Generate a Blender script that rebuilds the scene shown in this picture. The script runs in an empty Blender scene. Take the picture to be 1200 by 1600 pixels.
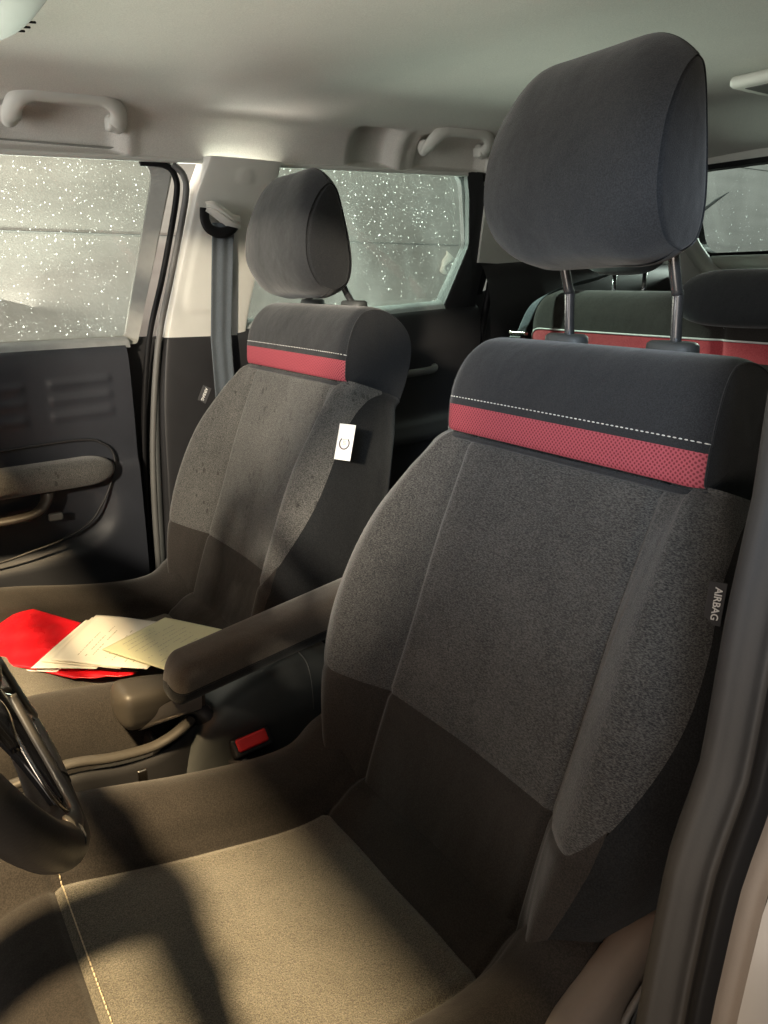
import bpy, bmesh, math, random
from mathutils import Vector, Matrix
R = math.radians
def xp(a): return math.exp(max(-60, min(60, a)))
random.seed(4)
S = bpy.context.scene
COL = S.collection

# ------------------------------------------------------------------ camera
cam_d = bpy.data.cameras.new('camera'); cam = bpy.data.objects.new('camera', cam_d); COL.objects.link(cam)
S.camera = cam
cam_d.sensor_fit = 'VERTICAL'; cam_d.sensor_height = 36; cam_d.sensor_width = 36; cam_d.lens = 27
cam_d.clip_start = 0.02; cam_d.clip_end = 200
yaw, pit = R(146), R(16.7)
h = Vector((math.cos(yaw), math.sin(yaw), 0)); rt = Vector((math.sin(yaw), -math.cos(yaw), 0))
fw = h*math.cos(pit) - Vector((0, 0, math.sin(pit))); up = h*math.sin(pit) + Vector((0, 0, math.cos(pit)))
M = Matrix.Identity(4)
for i in range(3):
    M[i][0] = rt[i]; M[i][1] = up[i]; M[i][2] = -fw[i]
M.translation = (1.0, -.415, 1.075)
cam.matrix_world = M

# ------------------------------------------------------------------ world, lamps, exposure
W = bpy.data.worlds.new('World'); S.world = W; W.use_nodes = True
W.node_tree.nodes['Background'].inputs[0].default_value = (.55, .62, .68, 1)
W.node_tree.nodes['Background'].inputs[1].default_value = .12
S.view_settings.view_transform = 'Standard'; S.view_settings.look = 'None'
S.view_settings.exposure = 0; S.view_settings.gamma = 1

def lamp(name, kind, loc, target, power, color, size=.1, cone=None, blend=.2, sizey=None):
    d = bpy.data.lights.new(name, kind); d.energy = power; d.color = color
    if kind == 'AREA':
        d.size = size
        if sizey: d.shape = 'RECTANGLE'; d.size_y = sizey
    else:
        d.shadow_soft_size = size
    if cone: d.spot_size = R(cone); d.spot_blend = blend
    o = bpy.data.objects.new(name, d); COL.objects.link(o); o.location = loc
    o.rotation_euler = (Vector(target)-Vector(loc)).to_track_quat('-Z', 'Y').to_euler()
    return o
WARM = (1.0, .73, .40); GREEN = (.82, 1.0, .87); COOL = (.74, .87, 1.0)
lamp('canopy_lamp_over_windscreen', 'SPOT', (1.0, -1.50, 3.38), (-.25, -.10, .45), 1650, WARM, .12, 35, .35)
lamp('forecourt_lamp_driver_side', 'SPOT', (2.33, -2.39, 1.84), (-.42, .25, .79), 850, (1.0, .86, .66), .09, 13.5, .12)
lamp('warm_front_fill', 'SPOT', (.25, -2.2, 2.0), (.22, -.05, .42), 55, (1.0, .46, .20), .45, 36, 1)  # warm fill added to turn the unlit cushion and lower backs brown
lamp('ceiling_fill', 'AREA', (.1, -1.9, .98), (.0, .5, 1.42), 34, (1.0, .97, .92), .9)  # area light added to brighten the ceiling and headrests
lamp('canopy_lamp_passenger_side', 'SPOT', (-2.2, .02, 2.12), (-.1, 1.08, .95), 560, GREEN, .10, 32, .5)
lamp('wall_fill', 'AREA', (-1.35, -.6, 3.0), (-2.3, -.2, 1.1), 66, (1.0, .74, .60), .6)  # unseen light added to brighten the wall behind the front window
lamp('wall_fill_rear', 'AREA', (-1.45, 2.4, 3.0), (-2.3, 2.0, 1.1), 11, GREEN, .6)  # unseen greenish light added for the wall farther back
lamp('raindrop_fill', 'SPOT', (-2.15, -.9, 2.5), (-.74, .1, 1.1), 48, (1.0, .92, .84), .08, 60, .5)  # added so the raindrops outshine the wall
lamp('ground_reflection_front', 'AREA', (-1.9, -.5, .35), (.1, -.2, 1.45), 260, (1.0, .90, .80), 1.5)
lamp('ground_reflection_rear', 'AREA', (-1.9, .75, .35), (.2, .5, 1.45), 130, (.86, 1, .88), 1.4)
lamp('yard_lamp_behind', 'AREA', (-.4, 3.6, 3.2), (-.6, 5.5, 1.2), 110, (.85, 1, .95), .6)
lamp('rear_trim_fill', 'SPOT', (-.8, 3.8, 1.9), (.0, 1.1, 1.1), 200, GREEN, .1, 40, .5)  # greenish light added to lift the rear pillar and tailgate trim
lamp('cool_headrest_fill', 'SPOT', (2.1, -1.5, 1.75), (.48, .30, 1.24), 230, COOL, .25, 32, 1)  # cool fill added for the near headrest and upper backrest
lamp('doorway_fill', 'AREA', (1.5, -1.5, .25), (.2, .4, 1.45), 13, (1.0, .86, .72), 1.0)  # area light added by the open door, stands in for ground bounce

# ------------------------------------------------------------------ materials
def nt(name):
    m = bpy.data.materials.new(name); m.use_nodes = True
    return m, m.node_tree.nodes, m.node_tree.links, m.node_tree.nodes['Principled BSDF']
def mapped(N, Lk, scale=(1, 1, 1), rot=(0, 0, 0)):
    tc = N.new('ShaderNodeTexCoord'); mp = N.new('ShaderNodeMapping')
    mp.inputs['Scale'].default_value = scale; mp.inputs['Rotation'].default_value = rot
    Lk.new(tc.outputs['Object'], mp.inputs['Vector']); return mp
def noise(N, Lk, vec, scale, detail=2, rough=.5):
    n = N.new('ShaderNodeTexNoise'); n.inputs['Scale'].default_value = scale
    n.inputs['Detail'].default_value = detail; n.inputs['Roughness'].default_value = rough
    Lk.new(vec, n.inputs['Vector']); return n
def ramp(N, Lk, fac, stops):
    r = N.new('ShaderNodeValToRGB'); e = r.color_ramp.elements
    while len(e) < len(stops): e.new(.5)
    for k, (p, c) in enumerate(stops): e[k].position = p; e[k].color = (*c, 1)
    Lk.new(fac, r.inputs[0]); return r
def bump(N, Lk, fac, B, strength=.3, dist=.001):
    b = N.new('ShaderNodeBump'); b.inputs['Strength'].default_value = strength; b.inputs['Distance'].default_value = dist
    Lk.new(fac, b.inputs['Height']); Lk.new(b.outputs[0], B.inputs['Normal']); return b
def plastic(name, col, rough=.5, grain=900, bs=.12, metal=0, mottle=.12):
    m, N, Lk, B = nt(name); mp = mapped(N, Lk)
    n = noise(N, Lk, mp.outputs[0], grain, 3); n2 = noise(N, Lk, mp.outputs[0], 9, 5, .65)
    lo = tuple(c*(1-mottle) for c in col); hi = tuple(min(1, c*(1+mottle)) for c in col)
    r = ramp(N, Lk, n2.outputs[0], [(.3, lo), (.7, hi)]); Lk.new(r.outputs[0], B.inputs['Base Color'])
    rr = N.new('ShaderNodeMapRange'); rr.inputs[3].default_value = max(.02, rough-.08); rr.inputs[4].default_value = rough+.1
    Lk.new(n2.outputs[0], rr.inputs[0]); Lk.new(rr.outputs[0], B.inputs['Roughness'])
    B.inputs['Metallic'].default_value = metal
    if bs: bump(N, Lk, n.outputs[0], B, bs, .0006)
    return m
def soft(N, Lk, B, vec):              # slow unevenness of padded cloth under the weave
    n = noise(N, Lk, vec, 11, 3, .5); b = N.new('ShaderNodeBump'); b.inputs['Strength'].default_value = .55; b.inputs['Distance'].default_value = .010
    Lk.new(n.outputs[0], b.inputs['Height']); top = B.inputs['Normal'].links[0].from_node; Lk.new(b.outputs[0], top.inputs['Normal'])
def fabric(name, c1, c2, scale=420, stretch=(1, 1, 1), sheen=.25, bs=.5, lo=.38, hi=.64, rot=(0, 0, 0), wave=0):
    m, N, Lk, B = nt(name); mp = mapped(N, Lk, stretch, rot)
    n = noise(N, Lk, mp.outputs[0], scale, 2, .7)
    mp2 = mapped(N, Lk); n2 = noise(N, Lk, mp2.outputs[0], 14, 4, .6); n3 = noise(N, Lk, mp2.outputs[0], 1500, 1)
    mx = N.new('ShaderNodeMath'); mx.operation = 'MULTIPLY_ADD'
    Lk.new(n2.outputs[0], mx.inputs[0]); mx.inputs[1].default_value = .16; Lk.new(n.outputs[0], mx.inputs[2])
    r = ramp(N, Lk, mx.outputs[0], [(lo+.08, c1), (hi+.08, c2)]); Lk.new(r.outputs[0], B.inputs['Base Color'])
    B.inputs['Roughness'].default_value = .95; B.inputs['Specular IOR Level'].default_value = .15
    B.inputs['Sheen Weight'].default_value = sheen; B.inputs['Sheen Roughness'].default_value = .5
    ad = N.new('ShaderNodeMath'); ad.operation = 'ADD'; Lk.new(n.outputs[0], ad.inputs[0]); Lk.new(n3.outputs[0], ad.inputs[1])
    if wave:
        w = N.new('ShaderNodeTexVoronoi'); w.inputs['Scale'].default_value = wave; Lk.new(mp2.outputs[0], w.inputs['Vector'])
        a2 = N.new('ShaderNodeMath'); a2.operation = 'ADD'; Lk.new(ad.outputs[0], a2.inputs[0]); Lk.new(w.outputs[0], a2.inputs[1])
        bump(N, Lk, a2.outputs[0], B, bs, .0011)
    else:
        bump(N, Lk, ad.outputs[0], B, bs, .0008)
    if sheen != .1: soft(N, Lk, B, mp2.outputs[0])
    return m
HEATHER = fabric('heather grey fabric', (.022, .023, .024), (.100, .099, .095), 620, (.5, 1, 1.7), .25, .5)
def wet_spots(m):                     # dark rain spots soaked into the cloth
    N, Lk = m.node_tree.nodes, m.node_tree.links; B = N['Principled BSDF']; src = B.inputs['Base Color'].links[0].from_socket
    mp = mapped(N, Lk, (1, 1, .55)); v = N.new('ShaderNodeTexVoronoi'); v.inputs['Scale'].default_value = 62; Lk.new(mp.outputs[0], v.inputs['Vector'])
    nz = noise(N, Lk, mp.outputs[0], 9, 2); th = N.new('ShaderNodeMapRange'); th.inputs[1].default_value = .42; th.inputs[2].default_value = .68; th.inputs[3].default_value = .0; th.inputs[4].default_value = .30
    Lk.new(nz.outputs[0], th.inputs[0]); lt = N.new('ShaderNodeMath'); lt.operation = 'LESS_THAN'; Lk.new(v.outputs[0], lt.inputs[0]); Lk.new(th.outputs[0], lt.inputs[1])
    mx = N.new('ShaderNodeMix'); mx.data_type = 'RGBA'; mx.blend_type = 'MULTIPLY'; ml = N.new('ShaderNodeMath'); ml.operation = 'MULTIPLY'; ml.inputs[1].default_value = .5
    Lk.new(lt.outputs[0], ml.inputs[0]); Lk.new(ml.outputs[0], mx.inputs[0]); Lk.new(src, mx.inputs[6]); mx.inputs[7].default_value = (.1, .1, .1, 1); Lk.new(mx.outputs[2], B.inputs['Base Color']); return m
HEATHERW = wet_spots(fabric('rain spotted heather fabric', (.030, .031, .031), (.135, .132, .124), 620, (.5, 1, 1.7), .25, .5))
CUSHH = fabric('woven cushion fabric', (.058, .054, .045), (.19, .176, .14), 800, (1, 1, 1), .25, .8, wave=430)
BLACKF = fabric('black knit fabric', (.017, .0182, .021), (.030, .032, .036), 700, (1, 1, 1), .22, .3)
DARKF = fabric('plain charcoal fabric', (.019, .017, .0155), (.040, .035, .031), 650, (1, 1, 1), .22, .35)
SIDEF = fabric('black side fabric', (.008, .009, .010), (.018, .019, .020), 600, (1, 1, 1), .12, .3)
STRAP = fabric('belt webbing', (.07, .085, .10), (.13, .15, .17), 600, (.2, 1, 3), .2, .4)
LEATHER = plastic('dark leather', (.035, .030, .026), .42, 420, .4)
GRIP = plastic('taupe brake grip', (.055, .049, .041), .45, 500, .25)
SEALP = plastic('charcoal pillar plastic', (.022, .021, .021), .6, 500, .25, mottle=.25)
WARMP = plastic('warm grey trim plastic', (.22, .20, .18), .6, 900, .08, mottle=.04)
BRUSH = plastic('brushed insert', (.40, .37, .35), .34, 400, .03, metal=.7)
REVEAL = plastic('grey frame plastic', (.30, .30, .28), .6, 500, .2, mottle=.15)
TAUPE = plastic('taupe plastic', (.20, .17, .145), .5, 700, .2)
PIANO = plastic('gloss black plastic', (.01, .01, .011), .12, 500, 0)
ARMF = fabric('brown grey armrest cloth', (.050, .043, .036), (.075, .065, .055), 700, (1, 1, 1), .3, .3)
DARKP = plastic('dark plastic', (.020, .020, .022), .5, 800, .2)
BLUEP = plastic('charcoal door plastic', (.028, .031, .040), .48, 700, .3)
GREYP = plastic('mid grey plastic', (.13, .13, .125), .5, 800, .2)
CONS = plastic('console plastic', (.06, .064, .064), .5, 700, .25)
LIGHTP = plastic('pale grey trim plastic', (.62, .62, .58), .55, 900, .08, mottle=.04)
LINER = fabric('headliner cloth', (.58, .565, .53), (.68, .665, .62), 500, (1, 1, 1), .1, .18)
LEDGE = plastic('dusty ledge plastic', (.28, .29, .29), .6, 500, .3, mottle=.3)
RUBBER = plastic('black rubber seal', (.012, .012, .013), .45, 700, .15)
POSTM = plastic('black steel', (.16, .16, .165), .25, 500, .02, metal=.8)
CHROME = plastic('satin chrome', (.62, .58, .52), .22, 500, .02, metal=1)
SATIN = plastic('satin silver plastic', (.14, .13, .115), .33, 500, .04, metal=.55)
REDP = plastic('red plastic button', (.85, .045, .05), .25, 400, .03, mottle=.05)
WHITET = plastic('white label cloth', (.80, .82, .82), .8, 900, .2, mottle=.03)
BLACKT = plastic('black label cloth', (.03, .03, .032), .8, 900, .2)
INK = plastic('grey ink', (.10, .09, .10), .7, 900, 0)
REDINK = plastic('dull red ink', (.35, .10, .13), .7, 900, 0)
THREADW = plastic('white thread', (.66, .66, .64), .7, 900, .1)
THREADB = plastic('straw thread', (.58, .50, .36), .7, 900, .1)
PAINT = plastic('white body paint', (.40, .38, .355), .22, 300, 0, mottle=.03)
PAPER = plastic('white paper', (.86, .84, .75), .8, 60, .1, mottle=.03)
YPAPER = plastic('cream paper', (.72, .72, .48), .8, 60, .1, mottle=.05)
INKP = plastic('faint print', (.45, .44, .34), .8, 900, 0)
WALLET = plastic('red vinyl', (.75, .012, .022), .28, 60, .2, mottle=.08)
SLEEVE = plastic('black vinyl', (.02, .02, .02), .4, 60, .1)

for m_ in (RUBBER, REVEAL): m_.node_tree.nodes['Principled BSDF'].inputs['Specular IOR Level'].default_value = .12
def mesh_band():
    m, N, Lk, B = nt('red spacer mesh'); mp = mapped(N, Lk, (1, 1, 1), (R(-70), 0, R(45)))
    v = N.new('ShaderNodeTexVoronoi'); v.voronoi_dimensions = '2D'; v.inputs['Scale'].default_value = 265; v.inputs['Randomness'].default_value = .06
    Lk.new(mp.outputs[0], v.inputs['Vector'])
    r = ramp(N, Lk, v.outputs[0], [(.22, (.16, .014, .024)), (.42, (.40, .075, .10))])
    Lk.new(r.outputs[0], B.inputs['Base Color']); B.inputs['Roughness'].default_value = .75
    bump(N, Lk, v.outputs[0], B, .7, .0008); return m
REDM = mesh_band()
REDR = fabric('red rear cloth', (.40, .045, .06), (.52, .09, .10), 500)

def concrete(name, c1, c2):
    m, N, Lk, B = nt(name); mp = mapped(N, Lk, (1, 1, .5)); n = noise(N, Lk, mp.outputs[0], 1.6, 6, .6)
    n2 = noise(N, Lk, mapped(N, Lk, (1, .25, 3)).outputs[0], 5, 4)
    mx = N.new('ShaderNodeMath'); mx.operation = 'MULTIPLY_ADD'; Lk.new(n2.outputs[0], mx.inputs[0]); mx.inputs[1].default_value = .5
    Lk.new(n.outputs[0], mx.inputs[2])
    r = ramp(N, Lk, mx.outputs[0], [(.5, c1), (1.0, c2)]); Lk.new(r.outputs[0], B.inputs['Base Color'])
    B.inputs['Roughness'].default_value = .9; bump(N, Lk, n.outputs[0], B, .3, .02); return m
CONC = concrete('rendered concrete', (.25, .235, .22), (.42, .40, .375))
TARM = concrete('wet tarmac', (.035, .035, .036), (.06, .06, .06))

def glass_mat():
    m, N, Lk, B = nt('wet dusty glass'); N.remove(B); out = N['Material Output']
    t = N.new('ShaderNodeBsdfTransparent'); t.inputs[0].default_value = (.80, .84, .81, 1)
    d = N.new('ShaderNodeBsdfDiffuse'); d.inputs[0].default_value = (.7, .72, .7, 1)
    tr = N.new('ShaderNodeBsdfTranslucent'); tr.inputs[0].default_value = (.7, .72, .7, 1)
    a = N.new('ShaderNodeMixShader'); a.inputs[0].default_value = .5; Lk.new(d.outputs[0], a.inputs[1]); Lk.new(tr.outputs[0], a.inputs[2])
    n = noise(N, Lk, mapped(N, Lk, (1, 1, .6)).outputs[0], 5, 5, .65)
    mr = N.new('ShaderNodeMapRange'); mr.inputs[1].default_value = .3; mr.inputs[2].default_value = .75; mr.inputs[3].default_value = .012; mr.inputs[4].default_value = .065
    Lk.new(n.outputs[0], mr.inputs[0])
    b = N.new('ShaderNodeMixShader'); Lk.new(mr.outputs[0], b.inputs[0]); Lk.new(t.outputs[0], b.inputs[1]); Lk.new(a.outputs[0], b.inputs[2])
    g = N.new('ShaderNodeBsdfGlossy'); g.inputs['Roughness'].default_value = .03
    fr = N.new('ShaderNodeFresnel'); fr.inputs[0].default_value = 1.45
    c = N.new('ShaderNodeMixShader'); Lk.new(fr.outputs[0], c.inputs[0]); Lk.new(b.outputs[0], c.inputs[1]); Lk.new(g.outputs[0], c.inputs[2])
    Lk.new(c.outputs[0], out.inputs[0]); return m
GLASS = glass_mat()
def drop_mat():
    m, N, Lk, B = nt('water drop'); N.remove(B); out = N['Material Output']
    tr = N.new('ShaderNodeBsdfTranslucent'); tr.inputs[0].default_value = (1, 1, 1, 1)  # white body stands in for the sparkle of clear drops
    g = N.new('ShaderNodeBsdfGlossy'); g.inputs['Roughness'].default_value = .15
    a = N.new('ShaderNodeMixShader'); a.inputs[0].default_value = .35; Lk.new(tr.outputs[0], a.inputs[1]); Lk.new(g.outputs[0], a.inputs[2])
    Lk.new(a.outputs[0], out.inputs[0]); return m
DROP = drop_mat()

# ------------------------------------------------------------------ object helpers
def link(name, me, mat=None, parent=None, smooth=True):
    o = bpy.data.objects.new(name, me); COL.objects.link(o)
    if mat: me.materials.append(mat)
    if smooth:
        for p in me.polygons: p.use_smooth = True
    if parent: o.parent = parent
    return o
def mo(name, verts, faces, mat, parent=None, smooth=True):
    me = bpy.data.meshes.new(name); me.from_pydata([tuple(v) for v in verts], [], faces); me.update()
    return link(name, me, mat, parent, smooth)
def bmo(name, bm, mat, parent=None, smooth=True, fix=True):
    if fix: bmesh.ops.recalc_face_normals(bm, faces=bm.faces)
    me = bpy.data.meshes.new(name); bm.to_mesh(me); bm.free(); return link(name, me, mat, parent, smooth)
def tag(o, label, cat, group=None, kind=None):
    if label: o['label'] = label
    if cat: o['category'] = cat
    if group: o['group'] = group
    if kind: o['kind'] = kind
    return o
def thing(name, loc, label, cat, group=None):
    o = bpy.data.objects.new(name, None); o.empty_display_size = .05; COL.objects.link(o); o.location = loc
    return tag(o, label, cat, group)
def cr(pts, t):                       # Catmull-Rom through pts at real index t
    n = len(pts); i = max(0, min(n-2, int(math.floor(t)))); f = t-i
    g = lambda k: pts[max(0, min(n-1, k))]
    a, b, c, d = g(i-1), g(i), g(i+1), g(i+2)
    return [.5*((2*b[k]) + (-a[k]+c[k])*f + (2*a[k]-5*b[k]+4*c[k]-d[k])*f*f + (-a[k]+3*b[k]-3*c[k]+d[k])*f**3) for k in range(len(b))]
def ends(a, b, n, sharp=True):        # samples from a to b, denser at both ends
    out = []
    for i in range(n+1):
        u = i/n
        if sharp: u = .5-.5*math.cos(math.pi*u); u = .35*(i/n)+.65*u
        out.append(a+(b-a)*u)
    return out
def grid(name, us, vs, f, mat, parent=None, thick=0):
    V = [Vector(f(u, v)) for v in vs for u in us]; n = len(us); F = []
    for j in range(len(vs)-1):
        for i in range(n-1): F.append((j*n+i, j*n+i+1, (j+1)*n+i+1, (j+1)*n+i))
    o = mo(name, V, F, mat, parent)
    if thick:
        s = o.modifiers.new('s', 'SOLIDIFY'); s.thickness = thick; s.offset = 0
    return o
def smoothpath(pts, k=6, closed=False):
    pts = [Vector(p) for p in pts]; n = len(pts); out = []
    if closed:
        for i in range(n):
            a, b, c, d = pts[i-1], pts[i], pts[(i+1) % n], pts[(i+2) % n]
            for j in range(k):
                out.append(Vector(cr([a, b, c, d], 1+j/k)))
        return out
    for i in range(n-1):
        for j in range(k): out.append(Vector(cr(pts, i+j/k)))
    out.append(pts[-1]); return out
def tube_bm(bm, pts, r, seg=8, closed=False, ry=None, upv=None, cap=True):
    pts = [Vector(p) for p in pts]; n = len(pts); rings = []; prev = None
    rr = r if callable(r) else (lambda u: r)
    for i, p in enumerate(pts):
        a = pts[i-1] if (i > 0 or closed) else p; b = pts[(i+1) % n] if (i < n-1 or closed) else p
        t = (b-a).normalized()
        if upv is not None: x = Vector(upv) - t*Vector(upv).dot(t)
        elif prev is None: x = t.orthogonal()
        else: x = prev - t*prev.dot(t)
        x.normalize(); prev = x; y = t.cross(x); q = rr(i/(n-1)); qy = q if ry is None else (ry(i/(n-1)) if callable(ry) else ry)
        rings.append([bm.verts.new(p + x*q*math.cos(2*math.pi*k/seg) + y*qy*math.sin(2*math.pi*k/seg)) for k in range(seg)])
    m = n if closed else n-1
    for i in range(m):
        A, Bq = rings[i], rings[(i+1) % n]
        for k in range(seg): bm.faces.new((A[k], A[(k+1) % seg], Bq[(k+1) % seg], Bq[k]))
    if not closed and cap:
        bm.faces.new(rings[0]); bm.faces.new(rings[-1][::-1])
def tube(name, pts, r, mat, parent=None, seg=8, closed=False, ry=None, upv=None):
    bm = bmesh.new(); tube_bm(bm, pts, r, seg, closed, ry, upv); return bmo(name, bm, mat, parent)
def box_bm(bm, c, s, rot=None, bev=0, seg=3):
    g = bmesh.ops.create_cube(bm, size=1); vs = g['verts']
    bmesh.ops.scale(bm, vec=s, verts=vs)
    if bev:
        es = list({e for v in vs for e in v.link_edges})
        r = bmesh.ops.bevel(bm, geom=es, offset=bev, segments=seg, profile=.5, affect='EDGES'); vs = list({v for f in r['faces'] for v in f.verts} | {v for v in vs if v.is_valid})
    if rot is not None: bmesh.ops.rotate(bm, cent=(0, 0, 0), matrix=rot, verts=vs)
    bmesh.ops.translate(bm, vec=c, verts=vs); return vs
def box(name, c, s, mat, parent=None, rot=None, bev=0, seg=3):
    bm = bmesh.new(); box_bm(bm, c, s, rot, bev, seg); o = bmo(name, bm, mat, parent); wn(o); return o
def wn(o):
    m = o.modifiers.new('wn', 'WEIGHTED_NORMAL'); m.keep_sharp = False; return o
def inside(pt, poly):
    x, y = pt; c = False; n = len(poly)
    for i in range(n):
        x1, y1 = poly[i]; x2, y2 = poly[i-1]
        if (y1 > y) != (y2 > y) and x < (x2-x1)*(y-y1)/(y2-y1)+x1: c = not c
    return c
def roundpoly(poly, rads, k=6):       # poly [(y,z)], corner radii
    out = []; n = len(poly)
    for i in range(n):
        p = Vector(poly[i]); a = Vector(poly[i-1]); b = Vector(poly[(i+1) % n]); r = rads[i] if isinstance(rads, (list, tuple)) else rads
        if r <= 0: out.append(tuple(p)); continue
        p0 = p+(a-p).normalized()*r; p1 = p+(b-p).normalized()*r
        for j in range(k+1):
            u = j/k; q = p0*(1-u)**2+p*2*u*(1-u)+p1*u*u; out.append((q.x, q.y))
    return out
def resample(poly, n):
    P = [Vector(p) for p in poly]+[Vector(poly[0])]; L = [0]
    for i in range(1, len(P)): L.append(L[-1]+(P[i]-P[i-1]).length)
    out = []; j = 0
    for i in range(n):
        t = L[-1]*i/n
        while L[j+1] < t: j += 1
        u = (t-L[j])/max(1e-9, L[j+1]-L[j]); q = P[j].lerp(P[j+1], u); out.append((q.x, q.y))
    return out
def XS(z):                            # passenger side inner surface of the body
    return -.745 if z < .95 else -.745+(z-.95)*.235
def slab(name, poly, mat, parent, off=0, th=.02, xf=XS, bev=0):
    """side panel with outline poly in (y,z), facing +x, th thick; off moves it inwards"""
    bm = bmesh.new(); a = [bm.verts.new((xf(z)+off, y, z)) for y, z in poly]; b = [bm.verts.new((xf(z)+off-th, y, z)) for y, z in poly]
    f1 = bm.faces.new(a); bm.faces.new(b[::-1]); n = len(a)
    for i in range(n): bm.faces.new((a[i], b[i], b[(i+1) % n], a[(i+1) % n]))
    bmesh.ops.recalc_face_normals(bm, faces=bm.faces)
    if bev:
        es = [e for e in bm.edges if all(v in a for v in e.verts)]
        bmesh.ops.bevel(bm, geom=es, offset=bev, segments=3, profile=.5, affect='EDGES')
    o = bmo(name, bm, mat, parent); wn(o); return o
def match(outer, inner):
    n = len(inner); c = (sum(p[0] for p in inner)/n, sum(p[1] for p in inner)/n)
    c = ((min(p[0] for p in inner)+max(p[0] for p in inner))/2, (min(p[1] for p in inner)+max(p[1] for p in inner))/2)
    ang = sorted({round(math.atan2(p[1]-c[1], p[0]-c[0]), 5) for p in list(inner)+list(outer)} | {round(-math.pi+2*math.pi*k/96, 5) for k in range(96)})
    def hit(poly, a):
        dx, dy = math.cos(a), math.sin(a); best = 0
        for i in range(len(poly)):
            x1, y1 = poly[i-1][0]-c[0], poly[i-1][1]-c[1]; x2, y2 = poly[i][0]-c[0], poly[i][1]-c[1]
            ex, ey = x2-x1, y2-y1; den = dx*ey-dy*ex
            if abs(den) < 1e-12: continue
            t = (x1*ey-y1*ex)/den; u = (x1*dy-y1*dx)/den
            if -1e-6 <= u <= 1+1e-6 and t > best: best = t
        return (c[0]+dx*best, c[1]+dy*best)
    return [hit(outer, a) for a in ang], [hit(inner, a) for a in ang]
def ring(name, outer, inner, mat, parent, off=0, th=.02, inoff=0, xf=XS, n=120):
    """frame between two outlines; outer and inner start near each other"""
    A, Bp = match(outer, inner); n = len(A); V = []; F = []
    for y, z in A: V.append((xf(z)+off, y, z))
    for y, z in Bp: V.append((xf(z)+off+inoff, y, z))
    for y, z in Bp: V.append((xf(z)+off-th, y, z))
    for y, z in A: V.append((xf(z)+off-th, y, z))
    for r in range(4):
        for i in range(n):
            j = (i+1) % n; a = r*n; b = ((r+1) % 4)*n; F.append((a+i, a+j, b+j, b+i))
    bm = bmesh.new(); vv = [bm.verts.new(v) for v in V]
    for f in F: bm.faces.new([vv[k] for k in f])
    o = bmo(name, bm, mat, parent, smooth=False); return o
def text(name, s, size, mat, parent, matrix, extr=.0004):
    c = bpy.data.curves.new(name, 'FONT'); c.body = s; c.size = size; c.extrude = extr; c.align_x = 'CENTER'; c.align_y = 'CENTER'
    c.resolution_u = 3; c.offset = size*.012
    o = bpy.data.objects.new(name, c); COL.objects.link(o); bpy.context.view_layer.update()
    me = bpy.data.meshes.new_from_object(o.evaluated_get(bpy.context.evaluated_depsgraph_get()))
    bpy.data.objects.remove(o); me.materials.clear(); q = link(name, me, mat, parent, smooth=False); q.matrix_local = matrix; return q
def frame_matrix(o, x, y):            # columns x, y and their normal, origin o
    x = Vector(x).normalized(); z = x.cross(Vector(y)).normalized(); y = z.cross(x)
    m = Matrix.Identity(4)
    for i in range(3): m[i][0] = x[i]; m[i][1] = y[i]; m[i][2] = z[i]
    m.translation = o; return m

# ------------------------------------------------------------------ setting outside the car
o = box('ground', (0, 0, -.35), (60, 60, .1), TARM); tag(o, None, None, kind='structure'); 
o = box('side_wall', (-2.45, 1.0, 1.6), (.2, 14, 3.9), CONC)
for k, z in enumerate((.15, .70, 1.26, 1.82)):
    box('panel_joint', (-2.349, 1.0, z), (.006, 13.8, .0035), GREYP, o)
tag(o, 'pale rendered concrete wall seen through the rain spotted side windows', 'wall')
w2 = thing('yard_wall', (-1, 6, -.3), 'dim grey concrete wall seen through the rear window', 'wall')
box('wall_face', (0, 0, 1.9), (9, .2, 3.8), CONC, w2)
# shutter slats painted dark behind the rear side glass
for k in range(5):
    pass
lb = thing('pale_blob', (-2.34, 2.23, 1.17), 'small unidentified pale blob on the wall behind the rear side window', 'pale blob')  # pale spot of unknown nature, given an invented lump as its shape
bm = bmesh.new(); bmesh.ops.create_icosphere(bm, subdivisions=3, radius=1)
for v in bm.verts:
    a = v.co.copy(); v.co = Vector((a.x*.01, a.y*(.026+.012*math.sin(a.z*5)), a.z*.06)) + Vector((0, .02*math.sin(a.z*3), 0))
bmo('blob_lump', bm, PAPER, lb)

# ------------------------------------------------------------------ seats
TH = R(20); SN, CS = math.sin(TH), math.cos(TH)
def BW(s):                            # half width of the backrest
    return cr([(-.05, .17), (.03, .205), (.10, .242), (.18, .276), (.26, .292), (.35, .290), (.43, .272), (.50, .243), (.56, .212), (.62, .19)], 0)[1] if s < -.05 else \
        lerp_t([(-.05, .17), (.03, .205), (.10, .242), (.18, .276), (.26, .292), (.35, .290), (.43, .272), (.50, .243), (.56, .212), (.62, .19)], s)
def BB(s):                            # bolster height
    return lerp_t([(-.05, .0), (.03, .018), (.10, .042), (.18, .058), (.28, .064), (.40, .055), (.50, .030), (.57, .006), (.62, 0)], s)
def lerp_t(tab, s):
    if s <= tab[0][0]: return tab[0][1]
    if s >= tab[-1][0]: return tab[-1][1]
    for i in range(len(tab)-1):
        if tab[i][0] <= s <= tab[i+1][0]:
            u = (s-tab[i][0])/(tab[i+1][0]-tab[i][0]); return cr([(q[1],) for q in tab], i+u)[0]
def spine(x, off, s):                 # backrest frame: x lateral, off forward, s along the back
    return Vector((x, .045+s*SN-off*CS, .354+s*CS+off*SN))
def smst(a, b, x): t = max(0, min(1, (x-a)/(b-a))); return t*t*(3-2*t)
def dip(d, w=.006): return xp(-(d/w)**2)
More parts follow.
